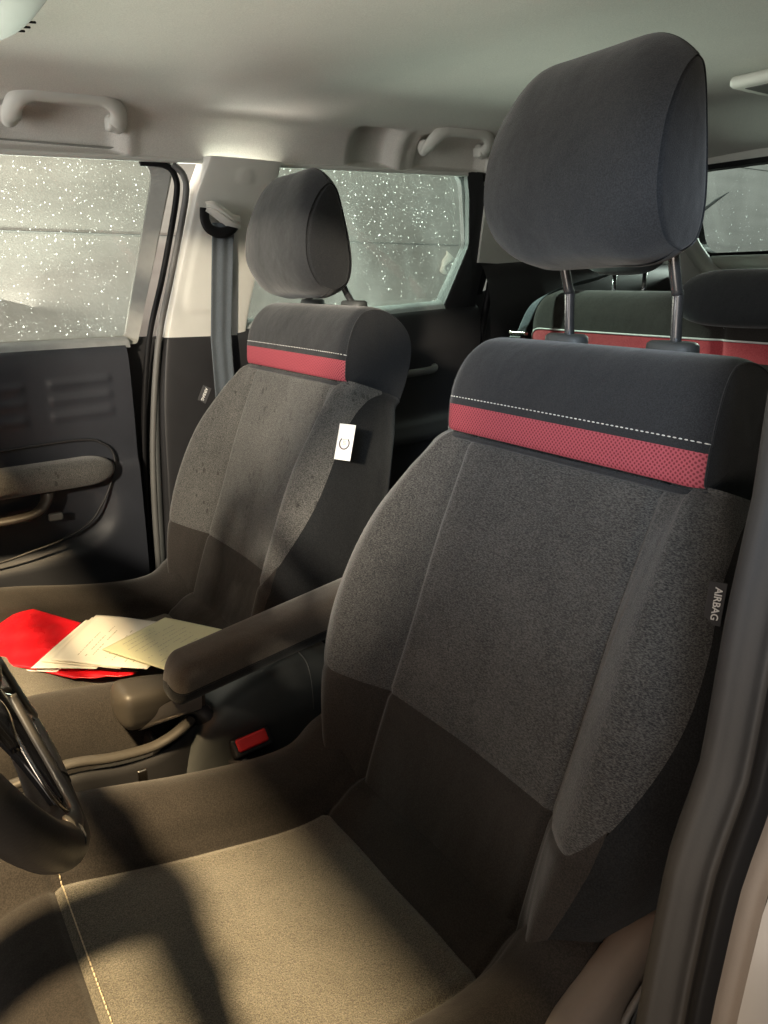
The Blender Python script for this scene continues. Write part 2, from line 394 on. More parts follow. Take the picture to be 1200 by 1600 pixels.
def back_pt(t, s, side=1):
    w, b = BW(s), BB(s); ph = lerp_t([(-.05, .9), (.05, .4), (.2, .15), (.6, 0)], s)
    P = [(0, 0), (.075, .003), (.15, .004+.1*b), (.18, .62*b+.002), (.5*(.18+w-.02), b+.004), (w-.014, .62*b), (w, -.006), (w-.003, -.06), (w-.03, -.112), (.12, -.125), (0, -.125)]
    if s > .40:
        e = .010*smst(.42, .55, s); P[7] = (P[7][0]+e, P[7][1]); P[8] = (P[8][0]+e, P[8][1]); P[6] = (P[6][0]+e*.45, P[6][1]-e*.2)
    x, off = cr(P, t)
    off -= .007*dip(t-2, .10) + .003*dip(s-.2, .005)*(t < 5.6) + .012*max(0, 1-abs(s-.562)/.02)**2
    off -= .05*max(0, .03-s)          # bottom tucks away behind the cushion
    off += .0016*math.sin(s*23+x*9)*math.sin(x*21+1)
    return Vector((side*x, 0, 0)), off
def BP(t, s):
    side = 1 if t >= 0 else -1
    v, off = back_pt(abs(t), s, side); return spine(v.x, off, s)
def lowline(t):                       # where heather meets plain cloth, rises round the outer bolster
    a = abs(t); return .2 + (.045*max(0, (a-3.85)/.6)**2 if a > 3.85 else 0)
ZC = [(.125, -.05), (.108, .008), (.085, .034), (.05, .028), (.012, .004), (-.05, .0), (-.15, .012), (-.26, .034), (-.33, .045), (-.385, .036), (-.425, .0), (-.44, -.06), (-.44, -.13)]
def cush_pt(t, v, tuck=0):            # t lateral index, v index along ZC; local coordinates
    y, dz = cr(ZC, v); wid = 1+.06*min(1, max(0, -y/.33))
    fr = lerp_t([(0, .55), (1, .9), (2, 1), (4, .95), (7, .9), (9, .55), (10, .30), (12, 0)], v)
    P = [(0, 0), (.08, .001), (.155, .004), (.182, .040*fr), (.222, .062*fr), (.262, .046*fr), (.285, .0), (.290, -.06), (.284, -.13)]
    a = abs(t); x, q = cr(P, a)
    q -= .006*dip(a-2, .10)
    if a <= 2: q -= .006*dip(v-4, .10)
    q -= .005*dip(v-8.0, .08)*(a < 5.5)
    q += .0014*math.sin(y*31+x*17)*math.sin(x*25)
    pull = .02*max(0, a-4)**1.5/4 if v > 9 else 0
    return Vector(((1 if t >= 0 else -1)*x*wid, y+pull, .388+dz+q))
def headrest(parent, dz, tilt):
    """soft pillow on two steel posts; local origin at the guides"""
    hr = bpy.data.objects.new('headrest', None); COL.objects.link(hr); hr.parent = parent; hr.location = (0, .33, 1.0)
    prof = [(-.060, .012), (-.100, .024), (-.124, .058), (-.130, .100), (-.122, .150), (-.100, .196), (-.074, .221), (-.052, .226), (-.036, .212), (-.020, .165), (-.006, .110), (0, .060), (-.010, .026), (-.034, .013)]
    PR = smoothpath([(0, -.130+(y+.130)*.86, z) for y, z in prof], 8, True); nP = len(PR); cy, cz = -.071, .098
    def sh(p): return Vector((p.x, p.y+dz*.15, p.z+dz))
    def sec(x, i):                    # section of the pillow at lateral position x
        a = abs(x)/.1170; k = 1-.20*max(0, (a-.42)/.58)**2.6; ky = 1-.07*max(0, (a-.5)/.5)**2.4
        p = PR[i % nP]; e = .0016*math.sin(i*.35+x*30)
        x *= 1.03-1.05*(p.y+.13)
        return sh(Vector((x, cy+(p.y-cy)*ky+.006*(a*a)*(1 if p.y < cy else 0), cz+(p.z-cz)*k+e*.4+.0015*math.sin(x*40+i*.12)*abs(x)/.1)))
    xs = [-.1170*math.cos(math.pi*i/44) for i in range(45)]
    grid('cushion', list(range(nP+1)), xs[::-1], lambda i, x: sec(x, i), BLACKF, hr)
    for sd in (1, -1):
        rim = [sec(sd*.1170, i) for i in range(nP)]; zlo, zhi = min(p.z for p in rim), max(p.z for p in rim)
        def span(z):
            ys = []
            for a, b in zip(rim, rim[1:]+rim[:1]):
                if (a.z-z)*(b.z-z) <= 0 and abs(a.z-b.z) > 1e-9: q = a.lerp(b, (z-a.z)/(b.z-a.z)); ys.append((q.y, q.x))
            return min(ys), max(ys)
        def cap(k, r):
            z = zlo+(zhi-zlo)*(.0015+.997*r); (y0, x0), (y1, x1) = span(z); e = max(0, 1-(2*r-1)**4)
            dome = .005*(4*k*(1-k))**.8*e; d = min(k, 1-k)*(y1-y0)
            return Vector((x0+(x1-x0)*k+sd*(dome-.0035*dip(d-.002, .0028)), y0+(y1-y0)*k, z))
        grid('side_panel', ends(0, 1, 36), [.5-.5*math.cos(math.pi*i/50) for i in range(51)], cap, BLACKF, hr)
    for sd in (-1, 1):
        x = sd*.078
        if dz > .04: pts = [(x, .010, -.05), (x, .006, 0), (x, .003, .030), (x, .001, .058), (x, .000, .063), (x, -.003, .068), (x, -.014, .100), (x, -.020, .130)]
        else: pts = [(x, .012, -.05), (x, 0, 0), (x, -.012, .02), (x, -.035, .06)]
        tube('post', smoothpath(pts, 5), .0062, POSTM, hr, 14)
    return hr
def seat(ox, oy, oz, name, label, dz, tagside):
    T = thing(name, (ox, oy, oz), label, 'car seat', 'front seats')
    # backrest
    ups = ends(0, 1, 60)
    def rowmap(lo, hi): return lambda t, u: BP(t, lo(t)+(hi(t)-lo(t))*u)
    TOP = lambda t: .567
    up_ = rowmap(lowline, TOP); low_ = rowmap(lambda t: -.05, lowline)
    grid('centre_panel', ends(-2, 2, 50), ups, up_, HEATHER if tagside > 0 else HEATHERW, T)
    grid('lower_centre_panel', ends(-2, 2, 50), ends(0, 1, 30), low_, DARKF, T)
    def tb(s_): return 4.45+.95*max(0, min(1, (s_-.24)/.22))**.9+1.5*max(0, min(1, (s_-.46)/.106))**1.3
    for sd in (1, -1):
        cs = ends(0, 1, 60)
        def bol(c, u, sd=sd):
            s_ = .2+.367*u; t = 2+(tb(s_)-2)*c; lo = lowline(2+2.45*c); s_ = lo+(.567-lo)*u; t = 2+(tb(s_)-2)*c
            return BP(sd*t, s_)
        grid('side_bolster', cs, ups, bol, HEATHER if tagside > 0 else HEATHERW, T)
        grid('lower_bolster', [sd*a for a in ends(2, 4.45, 56)], ends(0, 1, 30), low_, DARKF, T)
        grid('side_panel', ends(0, 1, 24), ends(0, 1, 80), lambda c, u, sd=sd: BP(sd*(tb(-.05+.617*u)+(8-tb(-.05+.617*u))*c), -.05+.617*u), SIDEF, T)
    grid('back_shell', ends(8, 10, 10)+[-a for a in ends(8, 10, 10)[::-1]][1:], ends(0, 1, 30), rowmap(lambda t: -.05, TOP), SIDEF, T)
    # shoulder pad: front profile (off, s) run from the lower edge over the top and down the back
    PF = [(.002, .560), (.010, .566), (.016, .582), (.022, .605), (.024, .635), (.018, .665), (.000, .690), (-.035, .703), (-.075, .700), (-.108, .680), (-.122, .640), (-.122, .560), (-.10, .552), (-.05, .552), (0, .553), (.002, .560)]
    def pad(a, v):
        off, s = cr(PF, v); w = .196-.016*min(1, max(0, (s-.60)/.1))**2
        c = .5*(off-.05); k = abs(a); sg = 1 if a >= 0 else -1
        if k <= 1:
            e = max(0, (k-.90)/.10); x = w*k; g = 1-.10*e**2.5; q = spine(sg*x, -.05+(off+.05)*g-.0035*k**4-.002*dip(v-3.0, .06), .62+(s-.62)*(1-.05*e**2.5)); return q
        u = k-1
        p = spine(sg*w, -.05+(off+.05)*.90-.0035, .62+(s-.62)*.95); m = spine(sg*.196, -.05, .615)
        r = p.lerp(m, u); r.x += sg*(.004*(1-(1-u)**3)-.003*dip(u, .03)); return r
    ks = [-1+2*i/80 for i in range(81)]
    ks = sorted(set(ks+[.95, .965, .985, -.95, -.965, -.985]))
    vsR = ends(.6, 2.62, 12, False); vsB = ends(2.62, 15, 80, False)
    pd = grid('shoulder_pad', ks, vsB, pad, BLACKF, T)
    grid('red_band', ks, vsR, pad, REDM, T)
    for sd in (1, -1): grid('shoulder_pad_side', [sd*(1+u) for u in ends(0, 1, 14, False)], ends(0, 15, 110, False), pad, BLACKF, T)
    bm = bmesh.new()                  # white dashes of the topstitch
    n = 62
    for i in range(n):
        a0 = -1+2*(i+.12)/n; a1 = -1+2*(i+.86)/n; lift = spine(0, .0012, 0)-spine(0, 0, 0)
        tube_bm(bm, [pad(a0, 3.0)+lift*.6, pad((a0+a1)/2, 3.0)+lift*1.5, pad(a1, 3.0)+lift*.6], .00075, 5)
    bmo('topstitch', bm, THREADW, T)
    for sd in (1, -1):
        tube('pad_seam', [pad(sd*1.0, v) for v in ends(.7, 8, 50, False)], .0011, BLACKF, T, 6)
    for sd in (-1, 1):                # post guides
        g = bpy.data.objects.new('post_guide', None); 
        bm = bmesh.new(); base = Vector((sd*.078, .33, 1.0))
        R1 = [(.0, .012), (.021, .012), (.0245, .009), (.025, .002), (.025, -.02)]
        segs = 28; prev = None; c0 = bm.verts.new(base+Vector((0, 0, .012)))
        for r_, z_ in R1[1:]:
            rr = [bm.verts.new(base+Vector((1.25*r_*math.cos(2*math.pi*k/segs), r_*.85*math.sin(2*math.pi*k/segs), z_))) for k in range(segs)]
            for k in range(segs):
                if prev: bm.faces.new((prev[k], prev[(k+1) % segs], rr[(k+1) % segs], rr[k]))
                else: bm.faces.new((c0, rr[k], rr[(k+1) % segs]))
            prev = rr
        bmo('post_guide', bm, CONS, T)
        COL.objects.unlink(g) if g.name in COL.objects else None; bpy.data.objects.remove(g)
    headrest(T, dz, 0)
    # cushion
    C = cush_pt
    grid('cushion_centre', ends(-2, 2, 60), ends(4, 8, 60), C, CUSHH, T)
    grid('cushion_rear', ends(-2, 2, 60), ends(0, 4, 40), C, DARKF, T)
    for sd in (1, -1):
        grid('cushion_bolster', [sd*a for a in ends(2, 8, 60)], ends(0, 8, 90), C, DARKF, T)
    grid('front_panel', ends(-8, 8, 110, False), ends(8, 12, 40), C, DARKF, T)
    bm = bmesh.new(); n = 130
    for i in range(n):
        a0 = -5.2+10.4*(i+.1)/n; a1 = -5.2+10.4*(i+.88)/n; l = Vector((0, 0, .0012))
        tube_bm(bm, [C(a0, 7.86)+l*.5, C((a0+a1)/2, 7.86)+l*1.6, C(a1, 7.86)+l*.5], .0008, 5)
    bmo('cushion_stitch', bm, THREADB, T)
    # seat pan below the cushion
    box('seat_pan', (0, -.14, .23), (.50, .52, .09), SIDEF, T, bev=.02)
    for sd in (-1, 1): box('seat_rail', (sd*.2, -.13, .13), (.04, .60, .05), DARKP, T, bev=.005)
    return T
def spine_m(seatT, x, off, s): return spine(x, off, s)

DS = seat(.385, 0, 0, 'driver_seat', 'nearest front seat with raised tall headrest, heather grey backrest and red mesh stripe', .078, 1)
PS = seat(-.31, .02, .03, 'passenger_seat', 'farther front seat with lowered headrest and a white label on its side', .004, -1)

# tags on the seats
def strip_tag(name, parent, c, x, y, w, hh, mat, th=.0012):
    m = frame_matrix(c, x, y); bm = bmesh.new(); box_bm(bm, (0, 0, 0), (w, hh, th), bev=.0004, seg=1); o = bmo(name, bm, mat, parent, smooth=False); o.matrix_local = m; return m
DN = Vector((0, -SN, -CS))            # down the back
q0 = BP(5.15, .478); q1 = BP(5.35, .478); c = q0+Vector((.004, -.006, .002))
tx = DN; ty = Vector((.80, -.6*CS, .6*SN)).normalized()*1
ty = (q1-q0).normalized()*.5+Vector((.5, 0, 0))
c = BP(5.35, .470)+Vector((.007, -.010, 0))
m = strip_tag('airbag_tag', DS, c, Vector((.02, -.10, -1)), Vector((.85, .50, 0)), .040, .015, BLACKT)
text('airbag_lettering', 'AIRBAG', .0088, THREADW, DS, m @ Matrix.Translation((-.0, .001, .0012)))
c = spine(-.300, .030, .474)
m = strip_tag('airbag_tag', PS, c, Vector((-.25, 0, 0))+DN, Vector((.6, .7, -.15)), .036, .020, BLACKT)
m2 = m @ Matrix.Rotation(math.pi, 4, 'X') if m.to_3x3().col[2].x < 0 else m
text('airbag_lettering', 'AIRBAG', .0085, THREADW, PS, m @ Matrix.Translation((0, 0, .0012)))
c = spine(.309, .040, .468)
m = strip_tag('white_side_label', PS, c, Vector((.55, .25, 0)), -DN+Vector((0, .0, 0)), .030, .056, WHITET)
bm = bmesh.new()
arc = [(.0088*math.cos(R(a)), .0088*math.sin(R(a))-.002, .0012) for a in range(130, 411, 10)]
tube_bm(bm, arc, .0011, 5); bmo('ring_emblem', bm, INK, PS).matrix_local = m
bm = bmesh.new(); tube_bm(bm, [(.0099*math.cos(R(a)), .0099*math.sin(R(a))-.002, .0011) for a in range(180, 261, 10)], .0003, 5); bmo('emblem_red_arc', bm, REDINK, PS).matrix_local = m  # thin dull red arc printed along the left of the ring
bm = bmesh.new()
for k in range(3):
    for j in range(4): box_bm(bm, (-.0022+k*.0022, -.004+j*.0026, .0011), (.0006, .0017, .0006))
bmo('small_print', bm, INK, PS, smooth=False).matrix_local = m

# driver armrest on the inboard side of the driver seat
ar = bpy.data.objects.new('armrest', None); COL.objects.link(ar); ar.parent = DS
def arm(u, a):                        # u along 0 rear..1 front, a around
    y = .16+(-.135-.16)*u; z = .598+(.548-.598)*u; y0 = y
    e = max(0, (u-.93)/.07); r = math.sqrt(max(0, 1-e*e)) if u > .93 else 1
    hw = .036*r**.8; hh = (.034-.002*u)*r**.8
    ca, sa = math.cos(a), math.sin(a); p = .62
    x = hw*math.copysign(abs(ca)**p, ca); zz = hh*math.copysign(abs(sa)**p, sa)
    if zz < 0: zz *= 1.05
    return Vector((.050-.385+x, y0+zz*.2, z+zz))
us = [i/60*.93 for i in range(61)]+[.93+.07*math.sin(math.pi/2*i/12) for i in range(1, 13)]
grid('armrest_pad', us, [-.14+(math.pi+.28)*i/24 for i in range(25)], arm, ARMF, ar)
grid('armrest_underside', us, [math.pi+.14+(math.pi-.28)*i/24 for i in range(25)], lambda u, a: arm(u, a), SIDEF, ar)
tube('armrest_seam', [arm(u, -.14)+Vector((0.0005, 0, 0)) for u in us[:-1]], .0010, SIDEF, ar, 6)
# side shield with lever on the outboard side
def shield(u, v):
    P = [(-.30, .33), (-.15, .375), (-.02, .43), (.06, .48), (.13, .515), (.20, .50), (.25, .43)]
    y, z = cr(P, u*6); Q = [(.292, -.22), (.294, -.06), (.292, -.020), (.284, -.004), (.270, -.001), (.254, -.008), (.250, -.03)]
    x, dz = cr(Q, v*6); return Vector((x, y+dz*.35*max(0, (u-.5)*2), z+dz*1.0))
grid('side_shield', [i/50 for i in range(51)], [i/30 for i in range(31)], shield, TAUPE, DS)
tube('recline_lever', smoothpath([(.300, .062, .452), (.304, .10, .492), (.304, .128, .487), (.304, .118, .44), (.304, .088, .408), (.300, .06, .43)], 6, True), .0035, GREYP, DS, 8, True)
slabbm = bmesh.new(); box_bm(slabbm, (.300, .092, .45), (.004, .034, .062), Matrix.Rotation(R(-28), 3, 'X'), .003); bmo('lever_insert', slabbm, CONS, DS)

# ------------------------------------------------------------------ buckle and centre console
CC = thing('centre_console', (0, 0, 0), 'dark centre console between the front seats with tray and rounded rear box', 'console')
def shell_(u, v):                     # rounded rear console box, u along, v across and down the side
    Pz = [(-.155, .30), (-.128, .385), (-.090, .450), (-.035, .493), (.03, .515), (.09, .512), (.15, .50)]
    y, z = cr(Pz, u*6)
    Q = [(-.055, -.22), (-.055, -.05), (-.050, -.012), (-.025, .0), (.010, .0), (.036, -.006), (.050, -.028), (.056, -.08), (.060, -.24)]
    x, dz = cr(Q, v*8); k = max(0, 1-u*3.3)
    return Vector((x, y-dz*.45*k, max(.12, z+dz*(1-.3*k))))
grid('rear_box', [i/50 for i in range(51)], [i/48 for i in range(49)], shell_, CONS, CC)
tube('box_seam', [shell_(.83, i/40) + Vector((0, 0, .0008)) for i in range(12, 36)], .0010, GREYP, CC, 6)
box('console_body', (0.0, -.33, .24), (.13, .50, .30), DARKP, CC, bev=.02)
box('console_floor', (0.005, -.25, .405), (.085, .22, .02), SIDEF, CC, bev=.004)
tr = smoothpath([(.050, -.42, .462), (.049, -.34, .466), (.047, -.272, .468), (.046, -.215, .456), (.042, -.165, .450), (.039, -.135, .454), (.034, -.112, .461), (.026, -.098, .465)], 8)
tube('tray_trim', tr, .0062, SATIN, CC, 12, ry=.0095, upv=(0, 0, 1))
tr = smoothpath([(-.055, -.42, .432), (-.058, -.32, .440), (-.055, -.24, .447), (-.050, -.16, .455), (-.040, -.10, .47)], 8)
tube('tray_trim', tr, .006, SATIN, CC, 12, ry=.009, upv=(0, 0, 1))
grid('tray_side', [i/30 for i in range(31)], [i/8 for i in range(9)], lambda u, v: Vector(cr([(.052, -.42, .455), (.052, -.34, .458), (.050, -.272, .461), (.048, -.20, .448), (.042, -.14, .446), (.016, -.075, .462)], u*5))+Vector((.010*math.sin(v*3)-.0, 0, -.006-.12*v)), DARKP, CC, thick=.003)
box('tray_clip', (.071, -.185, .425), (.006, .013, .03), CHROME, CC, bev=.002)
box('tray_divider', (.0, -.155, .42), (.05, .012, .04), DARKP, CC, rot=Matrix.Rotation(R(-25), 3, 'X'), bev=.003)
# hand brake
HB = bpy.data.objects.new('hand_brake', None); COL.objects.link(HB); HB.parent = CC
def grip(u, a):
    y = -.198+.122*u; nose = math.sqrt(max(0, 1-((.16-u)/.16)**2)) if u < .16 else 1
    w = .036*nose**.8-.006*max(0, u-.3); top = (.031-.020*max(0, u-.45)**1.3)*nose**.7; bot = (.034-.022*max(0, u-.25))*nose**.8
    ca, sa = math.cos(a), math.sin(a); p = .55
    x = w*math.copysign(abs(ca)**p, ca); z = (top if sa > 0 else bot)*math.copysign(abs(sa)**p, sa)
    return Vector((.0+x+.004*z/.03, y, .506-.014*u+z))
uu = [(.5-.5*math.cos(math.pi*i/30)) for i in range(31)]; uu = [u*.9+.1*i/30 for i, u in enumerate(uu)]
grid('brake_grip', uu, [2*math.pi*i/40 for i in range(41)], grip, GRIP, HB)
def acc(u, v):
    uu_ = .22+.74*u; top = .45-1.3*(1-math.sin(min(1, u*1.15)*math.pi/2)**.5)-.15*u; low = -1.15
    a = low+(top-low)*v; p = grip(uu_, a); return p+Vector((.0030, -.0012, -.0006))
grid('brake_accent', [i/30 for i in range(31)], [i/12 for i in range(13)], acc, BRUSH, HB)
tube('brake_shaft', [(.012, -.095, .482), (.026, -.070, .450), (.034, -.035, .39)], .019, DARKP, HB, 14, ry=.012)
# belt buckle
BK = bpy.data.objects.new('belt_buckle', None); COL.objects.link(BK); BK.parent = DS
bd = (Vector((0, 1.0, .10))).normalized(); bx = Vector((.9, -.25, .25)).normalized()
bc = Vector((.064-.385, -.022, .421))
mm = frame_matrix(bc, bd, Vector((-.62, -.0, .78)))
o = box('buckle_body', (0, -.002, -.006), (.062, .030, .022), DARKP, BK, bev=.005); o.matrix_local = mm
o = box('release_button', (0, .000, .006), (.048, .020, .009), REDP, BK, bev=.0035); o.matrix_local = mm
tube('buckle_stalk', [(.064-.385, -.045, .40), (.07-.385, -.03, .34), (.075-.385, 0, .26)], .016, DARKP, BK, 12, ry=.007)

# ------------------------------------------------------------------ steering wheel
SW = thing('steering_wheel', (.378, -.410, .812), 'leather steering wheel with chrome trimmed spoke at lower left', 'steering wheel')
tt = R(25); TX = Vector((1, 0, 0)); TU = Vector((0, -math.sin(tt), math.cos(tt))); TN = Vector((0, math.cos(tt), math.sin(tt)))
def wp(x, y, z=0): return TX*x+TU*y+TN*z
def rimpt(a, r=.177):
    x, y = r*math.sin(a), -r*math.cos(a); y = max(y, -.160+0*x) if True else y; return x, y
rp = []
for i in range(120):
    a = 2*math.pi*i/120; x, y = .177*math.sin(a), -.177*math.cos(a)
    k = .163; y = -k-(.004*math.tanh((-y-k)/.01)) if y < -k else y
    rp.append(wp(x, y))
bm = bmesh.new(); pts = rp; nseg = 18; rings = []
for i, p in enumerate(pts):
    t = (pts[(i+1) % 120]-pts[i-1]).normalized(); n1 = TN; n2 = t.cross(n1).normalized()
    bot = max(0, -(pts[i].dot(TU))/.177)**3
    rings.append([bm.verts.new(p+n1*(.0175)*math.cos(2*math.pi*k/nseg)+n2*(.0150+.008*bot)*math.sin(2*math.pi*k/nseg)) for k in range(nseg)])
for i in range(120):
    for k in range(nseg): bm.faces.new((rings[i][k], rings[i][(k+1) % nseg], rings[(i+1) % 120][(k+1) % nseg], rings[(i+1) % 120][k]))
bmo('rim', bm, LEATHER, SW)
bm = bmesh.new()
tube_bm(bm, [rp[i % 120]+TN*.0006 for i in range(107, 121)], .0182, 18, ry=.0184, upv=TN, cap=False); bmo('rim_inlay', bm, SATIN, SW)
for sd in (-1, 1):
    a = R(sd*-38); p = wp(.177*math.sin(a), -.177*math.cos(a)); t = (wp(math.cos(a), math.sin(a)))
    tube('rim_seam', [p+t.cross(TN).normalized()*.0165*math.cos(2*math.pi*k/20)+TN*.0182*math.sin(2*math.pi*k/20) for k in range(20)], .0009, BLACKF, SW, 5, True)
# lower spoke, satin inserts, hub
bm = bmesh.new()
def hubp(u, a):
    r = .062*math.sin(u*math.pi/2); return wp(r*math.cos(a), r*math.sin(a)*.92, .020+.022*math.cos(u*math.pi/2))
grid('hub_cover', [i/14 for i in range(15)], [2*math.pi*i/40 for i in range(41)], hubp, LEATHER, SW)
grid('lower_spoke', [i/20 for i in range(21)], [i/12 for i in range(13)], lambda u, v: wp((v-.5)*(.13-.05*math.sin(u*math.pi)), -.045-.112*u, .006+.014*math.sin(v*math.pi)*(1-.5*u)), PIANO, SW, thick=.008)
for sd in (-1, 1):
    tube('satin_spoke_trim', smoothpath([wp(sd*.035, -.055, .030), wp(sd*.050, -.085, .026), wp(sd*.060, -.115, .022), wp(sd*.085, -.142, .018), wp(sd*.112, -.128, .014)], 8), .0035, SATIN, SW, 10, ry=.008, upv=TN)
    tube('chrome_line', smoothpath([wp(sd*.070, -.03, .026), wp(sd*.098, -.060, .022), wp(sd*.108, -.098, .018), wp(sd*.092, -.132, .016), wp(sd*.05, -.148, .014)], 8), .0018, CHROME, SW, 8)
    grid('side_spoke', [i/20 for i in range(21)], [i/8 for i in range(9)], lambda u, v: wp(sd*(.05+.115*u), (v-.5)*(.065-.02*math.sin(u*math.pi))-.01*u, .016*(1-u)+.008*math.sin(v*math.pi)), DARKP, SW, thick=.012)
    grid('switch_pad', [i/10 for i in range(11)], [i/8 for i in range(9)], lambda u, v: wp(sd*(.072+.05*u), -.028+(v-.5)*.04, .022+.006*math.sin(u*3.14)*math.sin(v*3.14)), PIANO, SW, thick=.006)
grid('silver_plate', [i/30 for i in range(31)], [i/10 for i in range(11)], lambda u, v: wp((.092+.040*v+.010*math.sin(u*3.1))*math.sin(R(-86+62*u)), -(.092+.040*v+.010*math.sin(u*3.1))*math.cos(R(-86+62*u)), .012+.008*math.sin(v*3.1)), CHROME, SW, thick=.004)
tube('steering_column', [wp(0, 0, .01), wp(0, .0, -.28)], .045, DARKP, SW, 20)

# ------------------------------------------------------------------ documents on the passenger cushion
def sheet(name, corners, z, mat, label, cat, group=None, th=.0008, wav=.003, nn=16, curl=0, parent=None, seed=0, zs=None):
    A, Bc, Cc, D = [Vector((*c, 0)) for c in corners]; zz = zs or (z, z, z, z)
    def f(u, v):
        p = (A*(1-u)+Bc*u)*(1-v)+(D*(1-u)+Cc*u)*v
        b = (zz[0]*(1-u)+zz[1]*u)*(1-v)+(zz[3]*(1-u)+zz[2]*u)*v
        p.z = b+wav*math.sin(u*3.1+seed)*math.cos(v*2.6+seed*2)+curl*(abs(u-.5)*2)**3
        return p
    o = grid(name, [i/nn for i in range(nn+1)], [i/nn for i in range(nn+1)], f, mat, parent, th)
    if label: tag(o, label, cat, group)
    return o, f
def printing(name, parent, f, rows, seed, col=INKP):
    rnd = random.Random(seed); bm = bmesh.new()
    for v in rows:
        u = .1
        while u < .85:
            w = rnd.uniform(.02, .09); a, b = u, min(.9, u+w)
            if rnd.random() < .75:
                P = [f(a, v), f(b, v), f(b, v+.012), f(a, v+.012)]
                vs = [bm.verts.new(p+Vector((0, 0, .0010))) for p in P]; bm.faces.new(vs)
            u = b+rnd.uniform(.012, .03)
    o = bmo(name, bm, col, parent, smooth=False); return o

# the papers lie across the cushion; corners in car coordinates (x, y)
def wcreased(u, v): return .006+.5*min(1, 6*u, 6*v, 6-6*u, 6-6*v)*(.0030*math.sin(9*u+4*v)+.0022*math.sin(17*u-7*v+1)+.0016*math.sin(31*v+5*u)+.004*abs(math.sin(6*u+9*v)))
WL = thing('document_wallet', (-.38, -.24, .44), 'glossy red vinyl document wallet lying open on the far seat cushion', 'wallet')
def quad(cs, wav):
    P = [Vector(c) for c in cs]
    return lambda u, v: (P[0]*(1-u)+P[1]*u)*(1-v)+(P[3]*(1-u)+P[2]*u)*v+Vector((0, 0, wav(u, v)))
def part_sheet(name, cs, mat, par, wav=lambda u, v: 0, th=.001, nn=24):
    f = quad(cs, wav); l = par.location
    return grid(name, [i/nn for i in range(nn+1)], [i/nn for i in range(nn+1)], lambda u, v: f(u, v)-l, mat, par, th), f
part_sheet('flap', [(-.399, -.364, .452), (-.512, -.227, .472), (-.405, -.150, .459), (-.270, -.254, .454)], WALLET, WL, wcreased, .0016, 40)
part_sheet('pocket', [(-.302, -.268, .4535), (-.180, -.118, .4535), (-.171, -.124, .4545), (-.214, -.206, .4535)], WALLET, WL, lambda u, v: .001*math.sin(14*u), .002)
part_sheet('wallet_back', [(-.300, -.262, .4520), (-.40, -.155, .4530), (-.30, -.035, .4530), (-.178, -.118, .4520)], WALLET, WL, lambda u, v: 0, .001)
part_sheet('clear_sleeve', [(-.286, -.272, .4555), (-.300, -.245, .4565), (-.262, -.212, .4565), (-.250, -.226, .4555)], WHITET, WL, lambda u, v: .0008*math.sin(20*u), .0008)
part_sheet('black_sleeve', [(-.300, -.222, .4585), (-.197, -.113, .4585), (-.171, -.114, .4575), (-.262, -.218, .4575)], SLEEVE, WL, lambda u, v: 0, .0012)
def paper(name, cs, mat, label, wav, rows, seed, edge=0):
    f = quad(cs, wav); nn = 24
    o = grid(name, [i/nn for i in range(nn+1)], [i/nn for i in range(nn+1)], f, mat, None, .0006)
    tag(o, label, 'paper', 'papers on the passenger seat')
    rnd = random.Random(seed); bm = bmesh.new()
    for v in rows:
        u = rnd.uniform(.08, .2); end = rnd.uniform(.55, .9)
        while u < end:
            w = rnd.uniform(.01, .05); b = min(end, u+w)
            if rnd.random() < .8:
                P = [f(u, v), f(b, v), f(b, v+.010), f(u, v+.010)]
                bm.faces.new([bm.verts.new(p+Vector((0, 0, .0009))) for p in P])
            u = b+rnd.uniform(.006, .02)
    bmo('print', bm, INKP, o, smooth=False)
    return o
paper('paper_sheet', [(-.277, -.260, .461), (-.411, -.139, .466), (-.333, -.048, .464), (-.212, -.171, .461)], PAPER, 'lowest white sheet, mostly covered, next to the red flap', lambda u, v: .0012*math.sin(3*u+2*v), [.12, .2], 3)
paper('paper_sheet', [(-.285, -.242, .4640), (-.414, -.127, .468), (-.300, -.020, .464), (-.185, -.140, .4640)], PAPER, 'middle white sheet whose edge shows between the two others', lambda u, v: .001*math.sin(4*u+1), [.1], 5)
paper('paper_sheet', [(-.277, -.228, .4665), (-.411, -.120, .4705), (-.274, .017, .4675), (-.149, -.106, .4690)], PAPER, 'big white printed sheet lying over the black sleeve', lambda u, v: .0025*math.sin(2.6*u)*math.sin(3*v+.4)+.001*math.sin(8*v), [.22, .3, .36, .5, .58, .72, .8], 7)
paper('paper_sheet', [(-.257, -.149, .4725), (-.318, -.018, .4755), (-.206, .059, .4720), (-.117, -.082, .4740)], YPAPER, 'cream printed sheet on top, nearest the armrest', lambda u, v: .002*math.sin(3*u)*math.sin(3*v), [.12, .2, .28, .38, .46, .54, .62, .7, .8], 9)

